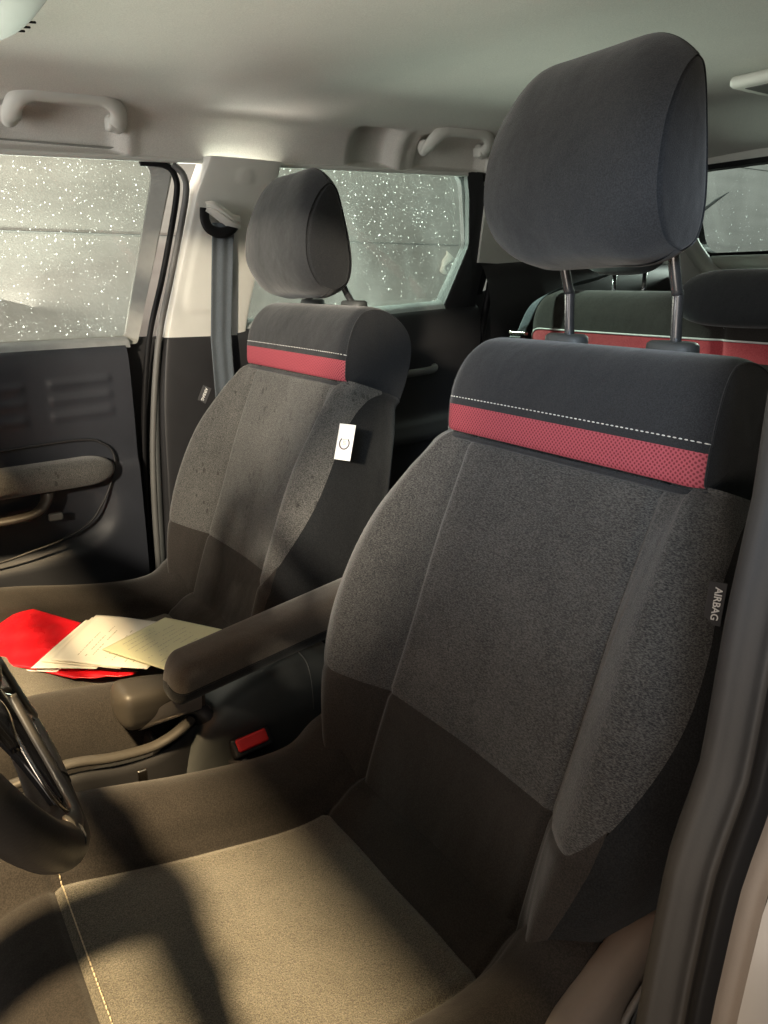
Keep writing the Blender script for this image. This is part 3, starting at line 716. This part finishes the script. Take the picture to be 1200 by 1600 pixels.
# ------------------------------------------------------------------ passenger side of the body
def drops(name, poly, n, parent, seed, big=1, dens=None, xf=XS, off=-.012, axis='x', clump=0):
    rnd = random.Random(seed); bm = bmesh.new(); ys = [p[0] for p in poly]; zs = [p[1] for p in poly]; k = 0
    while k < n:
        y, z = rnd.uniform(min(ys), max(ys)), rnd.uniform(min(zs), max(zs))
        if not inside((y, z), poly): continue
        if dens and rnd.random() > dens((y-min(ys))/(max(ys)-min(ys)), (z-min(zs))/(max(zs)-min(zs))): k += .15; continue
        r = big*(.00038+.0008*rnd.random()**4); k += 1
        c = Vector((xf(z)+off, y, z)) if axis == 'x' else xf(y, z)
        st = 1+rnd.random()*.5; sz = 1+rnd.random()*.8
        top = bm.verts.new(c+(Vector((-r*.7, 0, 0)) if axis == 'x' else Vector((0, r*.7, 0)))); rg = []
        for q in range(5):
            a = 2*math.pi*q/5+rnd.random()*.5
            d = (r*math.cos(a), r*math.sin(a)*sz)
            rg.append(bm.verts.new(c+(Vector((0, d[0], d[1])) if axis == 'x' else Vector((d[0], 0, d[1])))))
        for q in range(5): bm.faces.new((rg[q], rg[(q+1) % 5], top))
    o = bmo(name, bm, DROP, parent); o['kind'] = 'stuff'; return o
FD = thing('passenger_front_door', (-.74, -.3, .2), 'closed front passenger door with fabric armrest and rain covered window', 'car door')
LOC = FD.location.copy()
def rel(o, p): o.location = o.location - p.location; return o
frame_out = roundpoly([(-1.2, .925), (.112, .942), (.205, 1.345), (-1.2, 1.345)], [0, .01, .05, 0])
fglass = roundpoly([(-1.1, .945), (.088, .958), (.158, 1.312), (-1.1, 1.300)], [0, .01, .045, 0], 8)
rel(ring('window_frame', frame_out, roundpoly([(-1.1, .935), (.100, .950), (.185, 1.322), (-1.1, 1.305)], [0, .008, .05, 0], 8), REVEAL, FD, -.028, .03), FD)
rel(ring('window_reveal', roundpoly([(-1.12, .925), (.108, .942), (.193, 1.330), (-1.12, 1.315)], [0, .01, .05, 0], 8), fglass, REVEAL, FD, -.013, .035, -.026), FD)
g = slab('window_glass', roundpoly([(-1.12, .925), (.10, .94), (.18, 1.325), (-1.12, 1.31)], 0), GLASS, FD, -.045, .004); rel(g, FD)
dr = drops('raindrops', fglass, 4300, FD, 1, 1.15, lambda u, v: .06+.94*(1-.75*max(0, (u-.55)/.45))*(.25+.75*v), off=-.051); rel(dr, FD)
sl = tube('door_seal', smoothpath([(-.676, .120, 1.305), (-.672, .168, 1.304), (-.672, .190, 1.285), (-.680, .192, 1.24), (-.712, .162, 1.09), (-.740, .128, .95), (-.750, .105, .78), (-.752, .092, .6), (-.752, .085, .3)], 10), .0065, RUBBER, FD, 12); rel(sl, FD)
sl = tube('inner_seal_lip', smoothpath([(-.668, .185, 1.306), (-.664, .206, 1.285), (-.672, .209, 1.24), (-.704, .178, 1.09), (-.733, .148, .95), (-.742, .124, .78), (-.744, .110, .6), (-.744, .103, .3)], 10), .007, GREYP, FD, 12); rel(sl, FD)
# door panel
def dpanel(u, v):                     # u along y, v down from the glass
    y = -1.2+1.275*u
    P = [(-.790, .944), (-.770, .950), (-.742, .944), (-.728, .925), (-.722, .88), (-.722, .78), (-.724, .70), (-.716, .66), (-.714, .50), (-.716, .30), (-.70, .14)]
    x, z = cr(P, v*10)
    rib = 0
    for zz in (.872, .838, .803):
        for y0, y1 in ((-.10, .035), (-.33, -.14)):
            if y0 < y < y1: rib += .0042*dip(z-zz-.03*(y+.1), .0075)*min(1, (y-y0)/.01, (y1-y)/.01)
    # storage scoop behind the armrest
    yy, zz = y+.30, z-.585
    q = (abs(yy)/.30)**3.4+(abs(zz-.02*yy)/.092)**3
    scoop = -.022/(1+xp((q-1)*9))
    return Vector((x+rib+scoop, y, z+.018*(y-.08)))
p = grid('door_panel', [i/260 for i in range(261)], [i/150 for i in range(151)], dpanel, BLUEP, FD); rel(p, FD)
p = slab('door_edge', [(-1.2, .14), (.078, .14), (.078, .945), (-1.2, .93)], DARKP, FD, -.012, .05, xf=lambda z: -.73); rel(p, FD)
lg = grid('belt_ledge', [i/60 for i in range(61)], [i/12 for i in range(13)], lambda u, v: Vector((cr([(-.795, .953), (-.775, .958), (-.748, .953), (-.736, .937)], v*3)[0], -1.2+1.285*u, cr([(-.795, .953), (-.775, .958), (-.748, .953), (-.736, .937)], v*3)[1]+.018*(1.285*u-1.28))), LEDGE, FD); rel(lg, FD)
def arest(u, a):
    y = -1.0+1.015*u; e = max(0, (u-.94)/.06); r = math.sqrt(max(0, 1-e*e)) if u > .94 else 1
    zc = .655+.03*u; ca, sa = math.cos(a), math.sin(a)
    return Vector((-.700+.040*r*math.copysign(abs(ca)**.7, ca), y, zc+.030*r*math.copysign(abs(sa)**.75, sa)))
p = grid('armrest', [i/90 for i in range(85)]+[.94+.06*math.sin(math.pi/2*i/10) for i in range(11)], [2*math.pi*i/32 for i in range(33)], arest, HEATHERW, FD); rel(p, FD)
p = tube('pocket_rim', smoothpath([(-.716, -.9, .560), (-.714, -.35, .505), (-.712, -.16, .522), (-.712, -.06, .555), (-.710, -.018, .60), (-.710, .012, .66), (-.712, .020, .705), (-.714, .0, .735), (-.718, -.06, .748), (-.72, -.3, .735)], 10), .0028, DARKP, FD, 8); rel(p, FD)
p = tube('pull_handle', smoothpath([(-.712, -.5, .600), (-.700, -.28, .597), (-.694, -.17, .603), (-.700, -.135, .625), (-.708, -.125, .655)], 10), .010, LEATHER, FD, 12, ry=.016, upv=(0, 0, 1)); rel(p, FD)
p = box('handle_cap', (-.700, -.118, .592), (.012, .030, .016), GREYP, FD, bev=.004); rel(p, FD)

# B pillar, passenger side
BP_ = thing('door_pillar', (-.70, .25, .2), 'pale grey pillar trim with dark lower half between the two passenger side doors', 'pillar trim')
def bpf(z):                            # front and rear edge of the pillar
    f = lerp_t([(.30, .118), (.60, .128), (.80, .138), (.95, .158), (1.10, .188), (1.25, .222), (1.33, .252), (1.36, .27)], z)
    r = lerp_t([(.30, .46), (.60, .44), (.80, .38), (.95, .362), (1.10, .384), (1.25, .408), (1.33, .430), (1.36, .44)], z)
    return f, r
def bpt(u, v, z0, z1, lift=0):
    z = z0+(z1-z0)*v; f, r = bpf(z)
    Q = [(0, -.035), (.002, -.010), (.03, .012), (.10, .020), (.5, .024), (.90, .020), (.97, .012), (.998, -.010), (1, -.035)]
    a, d = cr(Q, u*8); y = f+(r-f)*a; x = XS(z)+d+lift
    if z0 > .9:                        # raised height adjuster panel and round cap, pressed into the trim
        yy = (y-.268-(z-1.1)*.20)/.052; zz = (z-1.115)/.105
        q = abs(yy)**5+abs(zz)**5
        x += .0035*(1/(1+xp((q-1)*6)))
        q = ((y-.335)/.017)**4+((z-1.290)/.014)**4; x += .0018/(1+xp((q-1)*8))
    return Vector((x, y, z))
rel(grid('upper_trim', ends(0, 1, 90, False), ends(0, 1, 120, False), lambda u, v: bpt(u, v, .955, 1.325), LIGHTP, BP_), BP_)
rel(grid('lower_trim', ends(0, 1, 60, False), ends(0, 1, 50, False), lambda u, v: bpt(u, v, .15, .953, -.004), DARKP, BP_), BP_)
rel(tube('edge_welt', smoothpath([(XS(z)-.002, bpf(z)[0]-.006, z) for z in (.3, .5, .7, .85, .95)], 8), .008, CONS, BP_, 10), BP_)
rel(slab('lower_backing', [(.0, .1), (.5, .1), (.5, .955), (.0, .955)], DARKP, BP_, -.035, .02), BP_)
# seat belt hanging from the pillar
SB = thing('seat_belt', (-.68, .30, 1.2), 'grey seat belt hanging from its pale guide on the door pillar', 'seat belt')
bx_, by_ = XS(1.2)+.040, .276
def strap(u, v):
    z = 1.195-.80*v; y = by_+.003-.006*v+(u-.5)*.050; x = XS(max(.95, z))+.043+.012*math.sin(v*2.2)+.0016*math.cos(u*math.pi*4)
    return Vector((x, y+.02*v*v, z))
rel(grid('webbing', [i/16 for i in range(17)], [i/60 for i in range(61)], strap, STRAP, SB, .0013), SB)
bm = bmesh.new(); g0 = Vector((bx_-.004, by_, 1.205))
lp = [(0, -.034, .018), (.002, -.036, -.004), (.004, -.028, -.022), (.006, -.008, -.030), (.008, .014, -.026), (.006, .030, -.012), (.003, .034, .004)]
rel(tube('belt_loop', smoothpath([g0+Vector(q) for q in lp], 8), .006, RUBBER, SB, 12, ry=.011, upv=(1, 0, 0)), SB)
def cover(u, v):
    a = math.pi*v; y = -.036+.078*u; top = .030-.030*max(0, u-.25)+.004*math.sin(u*6); bot = .012-.034*math.sin(min(1, u*1.1)*math.pi/2)**1.2
    z = bot+(top-bot)*v; dome = .020*math.sin(math.pi*v)**.6*math.sin(math.pi*min(1, .08+u*.90))**.5-.003*dip(v-.45, .06)
    return g0+Vector((.006+dome, y, z))
rel(grid('guide_cover', [i/30 for i in range(31)], [i/30 for i in range(31)], cover, LIGHTP, SB), SB)

# rear passenger door
RD = thing('passenger_rear_door', (-.74, .75, .2), 'closed rear passenger door with greenish lit belt ledge behind the far front seat', 'car door')
rglass = roundpoly([(.372, .978), (.958, 1.018), (1.022, 1.17), (.965, 1.340), (.425, 1.326), (.36, 1.18)], [.004, .01, .02, .045, .03, .04], 8)
rel(ring('window_frame', roundpoly([(.33, .93), (1.10, .965), (1.13, 1.15), (1.02, 1.372), (.40, 1.356), (.34, 1.18)], [0, 0, .03, .05, .03, 0]), roundpoly([(.370, .970), (.964, 1.010), (1.030, 1.17), (.975, 1.350), (.42, 1.336), (.352, 1.18)], [.004, .01, .02, .045, .03, .04], 8), RUBBER, RD, -.034, .03, 0), RD)
rel(slab('window_glass', roundpoly([(.35, .95), (1.02, .99), (1.08, 1.16), (1.0, 1.36), (.40, 1.345)], 0), GLASS, RD, -.045, .004), RD)
rel(drops('raindrops', rglass, 1000, RD, 2, 1.1, lambda u, v: .12+.88*v**1.5, off=-.051), RD)
rel(slab('corner_panel', roundpoly([(.950, .985), (1.06, 1.0), (1.07, 1.20), (1.005, 1.345), (.965, 1.345), (.985, 1.29), (1.012, 1.17)], .006), DARKP, RD, .004, .03), RD)
rel(tube('door_seal', smoothpath([(-.676, .98, 1.340), (-.655, 1.055, 1.325), (-.675, 1.085, 1.24), (-.705, 1.105, 1.12), (-.735, 1.10, .95), (-.74, 1.05, .7), (-.74, 1.0, .4)], 10), .011, RUBBER, RD, 12), RD)
def rpanel(u, v):
    y = .33+.74*u; P = [(-.790, .970), (-.765, .980), (-.735, .972), (-.715, .948), (-.708, .88), (-.720, .80), (-.716, .70), (-.70, .66), (-.69, .62), (-.715, .58), (-.715, .2)]
    x, z = cr(P, v*10); return Vector((x, y, z+.06*(y-.37)))
rel(grid('door_panel', [i/60 for i in range(61)], [i/100 for i in range(101)], rpanel, DARKP, RD), RD)
rel(grid('belt_ledge', [i/60 for i in range(61)], [i/12 for i in range(13)], lambda u, v: Vector((cr([(-.795, .982), (-.770, .988), (-.742, .980), (-.724, .962)], v*3)[0], .34+.64*u, cr([(-.795, .982), (-.770, .988), (-.742, .980), (-.724, .962)], v*3)[1]+.06*(.34+.64*u-.37))), LEDGE, RD), RD)
rel(tube('door_pull', smoothpath([(-.70, .62, .83), (-.672, .66, .835), (-.668, .85, .845), (-.70, .90, .85)], 8), .010, GREYP, RD, 10), RD)

# C pillar and the cargo side behind it
CP = thing('rear_pillar', (-.68, 1.3, .2), 'pale rear pillar trim above a dark cargo side panel', 'pillar trim')
rel(ring('upper_trim', roundpoly([(1.04, 1.125), (1.9, 1.10), (1.9, 1.40), (1.02, 1.385)], 0), roundpoly([(1.25, 1.135), (1.62, 1.135), (1.58, 1.32), (1.34, 1.33)], [.03, .03, .04, .05], 8), LIGHTP, CP, .012, .04), CP)
rel(ring('quarter_seal', roundpoly([(1.235, 1.125), (1.635, 1.125), (1.59, 1.33), (1.33, 1.34)], [.03, .03, .04, .05], 8), roundpoly([(1.26, 1.145), (1.61, 1.145), (1.57, 1.31), (1.35, 1.32)], [.03, .03, .04, .05], 8), RUBBER, CP, .018, .03), CP)
rel(slab('quarter_glass', [(1.22, 1.11), (1.65, 1.11), (1.6, 1.35), (1.3, 1.35)], GLASS, CP, -.03, .004), CP)
rel(slab('lower_backing', [(.9, .1), (1.5, .1), (1.5, 1.13), (.9, 1.0)], DARKP, CP, -.035, .02), CP)
def cside(u, v):
    y = 1.05+.85*u; P = [(-.72, 1.135), (-.69, 1.130), (-.655, 1.110), (-.63, 1.06), (-.615, .98), (-.61, .80), (-.60, .40)]
    x, z = cr(P, v*6); return Vector((x-.03*(1-min(1, u*5)), y, z))
rel(grid('cargo_side', [i/40 for i in range(41)], [i/50 for i in range(51)], cside, DARKP, CP), CP)
# ------------------------------------------------------------------ roof
XL, XR = -.662, .800
def zedge(y): return 1.312+.034*y-.10*max(0, -.45-y)
PRF = [(0, 0), (.006, .026), (.018, .052), (.044, .074), (.10, .092), (.22, .104), (.45, .112), (.731, .115)]
def roofpt(u, y):                      # u 0..14 across; 0 passenger edge, 14 driver edge
    a = u if u <= 7 else 14-u; d, hh = cr(PRF, a)
    rear = smst(1.35, 1.85, y); front = smst(-.35, -.62, y)
    z = zedge(y)+hh*(1-.45*rear)-.02*rear
    x = XL+d if u <= 7 else XR-d
    n = 0
    def box_(y0, y1, a0, a1, s): return smst(y0-s, y0+s, y)*(1-smst(y1-s, y1+s, y))*smst(a0-.12, a0+.12, a)*(1-smst(a1-.15, a1+.15, a))
    if u <= 7:
        n -= .014*box_(-.16, .075, .12, 2.9, .010)
        n += .007*xp(-((y-.095)/.012)**2)*(1-smst(2.6, 3.2, a))
        n -= .022*box_(.615, .715, .12, 3.1, .012)
        n += .010*xp(-((y-.742)/.014)**2)*(1-smst(2.8, 3.4, a))
        n -= .014*box_(.80, 1.01, .12, 2.9, .010)
    s = 1 if u <= 7 else -1
    w = 1-smst(2.5, 4, a)
    return Vector((x+s*n*(.35+.65*w), y, z-n*(.5+.5*(1-w))))
HLN = thing('headliner', (.05, .6, 1.3), 'pale cloth headliner curving down to the window tops', 'headliner')
us_ = [i*.07 for i in range(58)]+[4.1+i*.25 for i in range(24)]+[10+i*.1 for i in range(41)]
vs_ = sorted([-.5+i*.0125 for i in range(130)]+[1.14+i*.05 for i in range(15)])
rel(grid('roof_lining', us_, vs_, roofpt, LINER, HLN), HLN)
rel(tube('lining_edge', [Vector((XL-.003, y, zedge(y)-.004)) for y in [i*.05-.5 for i in range(48)]], .006, LIGHTP, HLN, 10), HLN)
# outer roof skin closes the car above
rel(grid('roof_skin', [i*.5 for i in range(29)], [-.52+i*.1 for i in range(25)], lambda u, y: roofpt(u, y)+Vector((-.02 if u < 7 else .02, 0, .035)), PAINT, HLN), HLN)
def grab(name, y0, y1, z, x, label):
    G = thing(name, (x, (y0+y1)/2, z), label, 'grab handle', 'ceiling grab handles')
    L = (y1-y0)/2; zs = .5*(zedge(y1)-zedge(y0))/L*.5
    pts = [(-.012, -L+.012, -.036), (.012, -L+.010, -.032), (.030, -L+.016, -.016), (.036, -L+.036, -.003), (.037, -L*.4, .001), (.037, L*.4, .001), (.036, L-.036, -.003), (.030, L-.016, -.016), (.012, L-.010, -.032), (-.012, L-.012, -.036)]
    P = smoothpath([Vector(p)+Vector((0, 0, p[1]*.035)) for p in pts], 8); n = len(P)
    tube('handle_bar', P, lambda u: .010+.005*xp(-(min(u, 1-u)/.12)**2), LIGHTP, G, 16, ry=lambda u: .0155+.004*xp(-(min(u, 1-u)/.12)**2), upv=(1, 0, 0.01))
    for sd in (-1, 1): box('handle_foot', (-.006, sd*(L-.012), -.034), (.030, .034, .026), LIGHTP, G, bev=.007)
    return G
grab('grab_handle', -.130, .078, 1.398, -.632, 'long pale grab handle above the front passenger window')
grab('grab_handle', .800, 1.000, 1.425, -.632, 'pale grab handle beside the raised headrest, above the rear window')
OC = thing('overhead_console', (-.10, -.30, 1.405), 'pale overhead console corner with three dark slots', 'overhead console')
def oc(u, a):
    r = math.sin(min(1, u)*math.pi/2)**.5; ca, sa = math.cos(a), math.sin(a)
    return Vector((.25*r*math.copysign(abs(ca)**.6, ca), .150*r*math.copysign(abs(sa)**.6, sa), .030-.065*math.cos(u*math.pi/2)**.7))
grid('console_shell', [i/30 for i in range(31)], [2*math.pi*i/60 for i in range(61)], oc, WARMP, OC)
for k in range(3):
    p = oc(.62, R(112-k*6)); box('console_slot', p+Vector((0, .0, .0005)), (.003, .016, .003), RUBBER, OC, rot=Matrix.Rotation(R(-20), 3, 'Z'), bev=.0015)
RL = thing('rear_ceiling_clip', (.10, 1.09, 1.442), 'pale ceiling housing with dark recess and clip at the right edge', 'ceiling fitting')
bm = bmesh.new(); box_bm(bm, (0, 0, -.008), (.16, .125, .022), bev=.010); bmo('housing', bm, LIGHTP, RL)
box('recess', (.0, .0, -.0175), (.115, .085, .006), GREYP, RL, bev=.0025)
box('clip', (.02, .0, -.022), (.04, .075, .014), LIGHTP, RL, bev=.005)
# ------------------------------------------------------------------ tailgate
TG = thing('tailgate', (0, 1.8, .2), 'tailgate with rain spotted rear window and black seal', 'tailgate')
def tgx(y, z): return Vector((y, 1.80-.30*(z-1.15), z))
def tring(name, outer, inner, mat, off, th, n=120):
    A, Bq = match(outer, inner); n = len(A); bm = bmesh.new(); L = []
    for pts, o in ((A, 0), (Bq, 0), (Bq, th), (A, th)): L.append([bm.verts.new(tgx(y, z)+Vector((0, off+o, 0))) for y, z in pts])
    for r in range(4):
        for i in range(n): bm.faces.new((L[r][i], L[r][(i+1) % n], L[(r+1) % 4][(i+1) % n], L[(r+1) % 4][i]))
    o = bmo(name, bm, mat, TG, smooth=False); return rel(o, TG)
tout = roundpoly([(-.66, .95), (.80, .95), (.74, 1.46), (-.60, 1.46)], 0)
tin = roundpoly([(-.545, 1.142), (.655, 1.150), (.60, 1.405), (-.575, 1.400)], [.05, .05, .05, .05], 8)
tin2 = roundpoly([(-.527, 1.158), (.637, 1.166), (.585, 1.390), (-.555, 1.386)], [.05, .05, .05, .05], 8)
tring('inner_trim', tout, tin, LIGHTP, 0, .03); tring('window_seal', tin, tin2, RUBBER, -.006, .04)
bm = bmesh.new(); q = [tgx(a, b)+Vector((0, .03, 0)) for a, b in [(-.56, 1.12), (.70, 1.12), (.65, 1.43), (-.57, 1.43)]]
vv = [bm.verts.new(p) for p in q]; bm.faces.new(vv); rel(bmo('rear_glass', bm, GLASS, TG), TG)
rel(drops('raindrops', tin2, 700, TG, 5, 1.5, lambda u, v: .25+.75*(1-v), xf=lambda y, z: tgx(y, z)+Vector((0, .033, 0)), axis='y'), TG)
rel(box('lower_panel', (.07, 1.87, .62), (1.36, .06, .72), DARKP, TG, bev=.01), TG)
rel(tube('sill_roll', [tgx(x, 1.128)+Vector((0, -.02, 0)) for x in (-.48, -.2, .1, .4, .62)], .022, LIGHTP, TG, 14), TG)
rel(tube('corner_trim', smoothpath([(-.56, 1.70, 1.42), (-.555, 1.72, 1.30), (-.535, 1.74, 1.20), (-.49, 1.76, 1.13), (-.44, 1.77, 1.08)], 8), .024, LIGHTP, TG, 14), TG)

# ------------------------------------------------------------------ rear bench
RB = thing('rear_bench', (.037, 1.05, .018), 'dark rear bench seat with dull red stripe and white piping', 'rear seat')
def bench(u, v):                       # u across -1..1, v profile; around the front, over the top
    P = [(-.20, .40), (-.03, .44), (.00, .50), (.02, .70), (.038, .86), (.040, .905), (.036, .940), (.038, .985), (.060, 1.022), (.110, 1.036), (.165, 1.020), (.18, .95), (.20, .6)]
    y, z = cr(P, v); e = max(0, (abs(u)-.88)/.12); zz = z-.055*e**2.2*max(0, min(1, (z-.5)/.4)); yy = y+.05*e**2.5
    for s0 in (-.02, .50): yy += .012*dip(u-s0, .018)
    w = .60-.02*max(0, z-.8)
    return Vector((u*w, yy+.012*math.cos(u*5)*min(1, max(0, z-.5)), zz))
bu = ends(-1, 1, 120, False)
grid('seat_back', bu, ends(0, 4.75, 50, False), bench, DARKF, RB)
grid('red_stripe', bu, ends(4.75, 5.9, 14, False), bench, REDR, RB)
grid('top_roll', bu, ends(5.9, 12, 60, False), bench, DARKF, RB)
tube('white_piping', [bench(u, 5.95)+Vector((0, -.001, .001)) for u in bu], .0022, THREADW, RB, 6)
box('seat_cushion', (0, -.28, .38), (1.18, .50, .16), DARKF, RB, bev=.05)
def rhead(cx, cy, cz, w, hh, label, low=-.09):
    G = thing('rear_headrest', (cx, cy, cz), label, 'headrest', 'headrests on the rear bench')
    def f(u, a):
        t = (u-.5)*2; k = (1-abs(t)**3.2)**.42; ca, sa = math.cos(a), math.sin(a)
        return Vector((t*w/2, .042*k*math.copysign(abs(ca)**.8, ca)+.01*sa, hh/2+hh/2*k*math.copysign(abs(sa)**.65, sa)))
    grid('cushion', [.5-.5*math.cos(math.pi*i/40) for i in range(41)], [2*math.pi*i/40 for i in range(41)], f, BLACKF, G)
    for sd in (-1, 1):
        tube('post', [(sd*.045, .02, low), (sd*.045, .02, .02)], .0055, POSTM, G, 10)
        tube('post_guide', [(sd*.045, .02, low+.008), (sd*.045, .02, low+.028), (sd*.045, .02, low+.030)], lambda u: .018 if u < .9 else .013, GREYP, G, 16)
rhead(-.292, 1.16, 1.090, .25, .16, 'raised rear headrest on two posts, half hidden by the raised front headrest')
rhead(.075, 1.085, .985, .30, .115, 'lowered rear headrest at the right edge of the view', -.005)
# belt of the rear seat
RBB = thing('rear_seat_belt', (-.5, 1.05, 1.0), 'black rear seat belt with metal tongue crossing the bench corner', 'seat belt')
def rs(u, v):
    P = [(-.36, 1.62, 1.30), (-.40, 1.30, 1.115), (-.44, 1.12, 1.062), (-.470, 1.055, 1.03), (-.505, 1.045, .97), (-.53, 1.05, .92), (-.53, 1.03, .75)]
    p = Vector(cr(P, v*6)); return p+Vector((.040*(u-.5), 0, .016*(u-.5)))-RBB.location
grid('webbing', [i/8 for i in range(9)], [i/50 for i in range(51)], rs, STRAP, RBB, .0015)
box('belt_tongue', (-.022, -.012, -.055), (.062, .012, .010), CHROME, RBB, bev=.003)
box('tongue_cover', (-.030, -.010, -.075), (.046, .014, .026), DARKP, RBB, bev=.004)

# ------------------------------------------------------------------ floor, dashboard, driver side
o = box('car_floor', (.03, .5, .08), (1.54, 2.9, .05), DARKF); tag(o, None, None, kind='structure')
DB = thing('dashboard', (.03, -.95, .3), 'dark dashboard in front of the seats', 'dashboard')
box('dash_top', (0, -.08, .56), (1.50, .52, .12), DARKP, DB, bev=.04); box('dash_body', (0, -.06, .20), (1.48, .40, .66), DARKP, DB, bev=.03)
WS = thing('windscreen_frame', (.03, -.6, 1.3), 'white painted windscreen frame with a roof header and two slanted pillars', 'windscreen frame')
rel(box('header', (.03, -.52, 1.395), (1.40, .07, .05), PAINT, WS, bev=.015), WS)
rel(tube('corner_pillar', [(-.68, -.50, 1.34), (-.74, -.95, 1.12), (-.78, -1.30, .92)], .035, PAINT, WS, 12), WS)
rel(tube('corner_pillar', [(.76, -.50, 1.34), (.82, -.95, 1.12), (.86, -1.30, .92)], .035, PAINT, WS, 12), WS)
rel(tube('shadow_divider', [(.822, -.967, .80), (.820, -.960, 1.22)], .017, PAINT, WS, 12), WS)  # unseen divider added to cast a slim shadow band on the far seat
MR = thing('interior_mirror', (.03, -.56, 1.27), 'interior mirror hanging below the windscreen header', 'mirror')
box('mirror_body', (0, 0, 0), (.24, .03, .065), DARKP, MR, bev=.012); tube('mirror_stem', [(0, -.01, .02), (0, -.03, .11)], .010, DARKP, MR, 10)
# driver side pillar, seals and body edge
DP = thing('driver_door_pillar', (.80, .2, .3), 'blurred dark pillar trim with rubber seals and pale body edge at the right', 'pillar trim')
def dpx(z): return .775-.10*max(0, z-.95)
def dpil(u, v):
    z = .12+1.24*v
    y0 = lerp_t([(.12, -.06), (.45, -.035), (.62, -.022), (.70, -.012), (.76, .010), (.9, .022), (1.1, .06), (1.36, .12)], z)
    Q = [(-.045, .11), (-.037, .03), (-.030, .006), (-.020, .0), (-.012, .004), (-.006, .008), (-.002, .013), (.003, .012), (.007, .008), (.012, .007), (.017, .012), (.021, .018), (.026, .021), (.032, .021)]
    dx, dy = cr(Q, u*13); return Vector((dpx(z)+dx, y0+dy, z))
rel(grid('pillar_trim', ends(0, .52, 40, False), ends(0, 1, 60, False), dpil, SEALP, DP), DP)
rel(grid('rubber_seal', ends(.52, .80, 24, False), ends(0, 1, 60, False), dpil, RUBBER, DP), DP)
rel(grid('inner_flange', ends(.80, 1.0, 20, False), ends(0, 1, 60, False), dpil, TAUPE, DP), DP)
def body(u, v):
    z = -.1+1.5*v; P = [(.032, .021), (.05, .026), (.085, .034), (.115, .038), (.130, .06), (.130, .5)]
    dx, dy = cr(P, u*5); p = dpil(.999, max(0, (z-.12)/1.24)); return Vector((dpx(z)+dx, p.y+dy-.021, z))
rel(grid('painted_body', [i/40 for i in range(41)], [i/40 for i in range(41)], body, PAINT, DP), DP)
rel(slab('pillar_backing', [(.11, .12), (1.9, .12), (1.9, 1.42), (.25, 1.42), (.12, .9)], DARKP, DP, 0, .03, xf=lambda z: .80), DP)
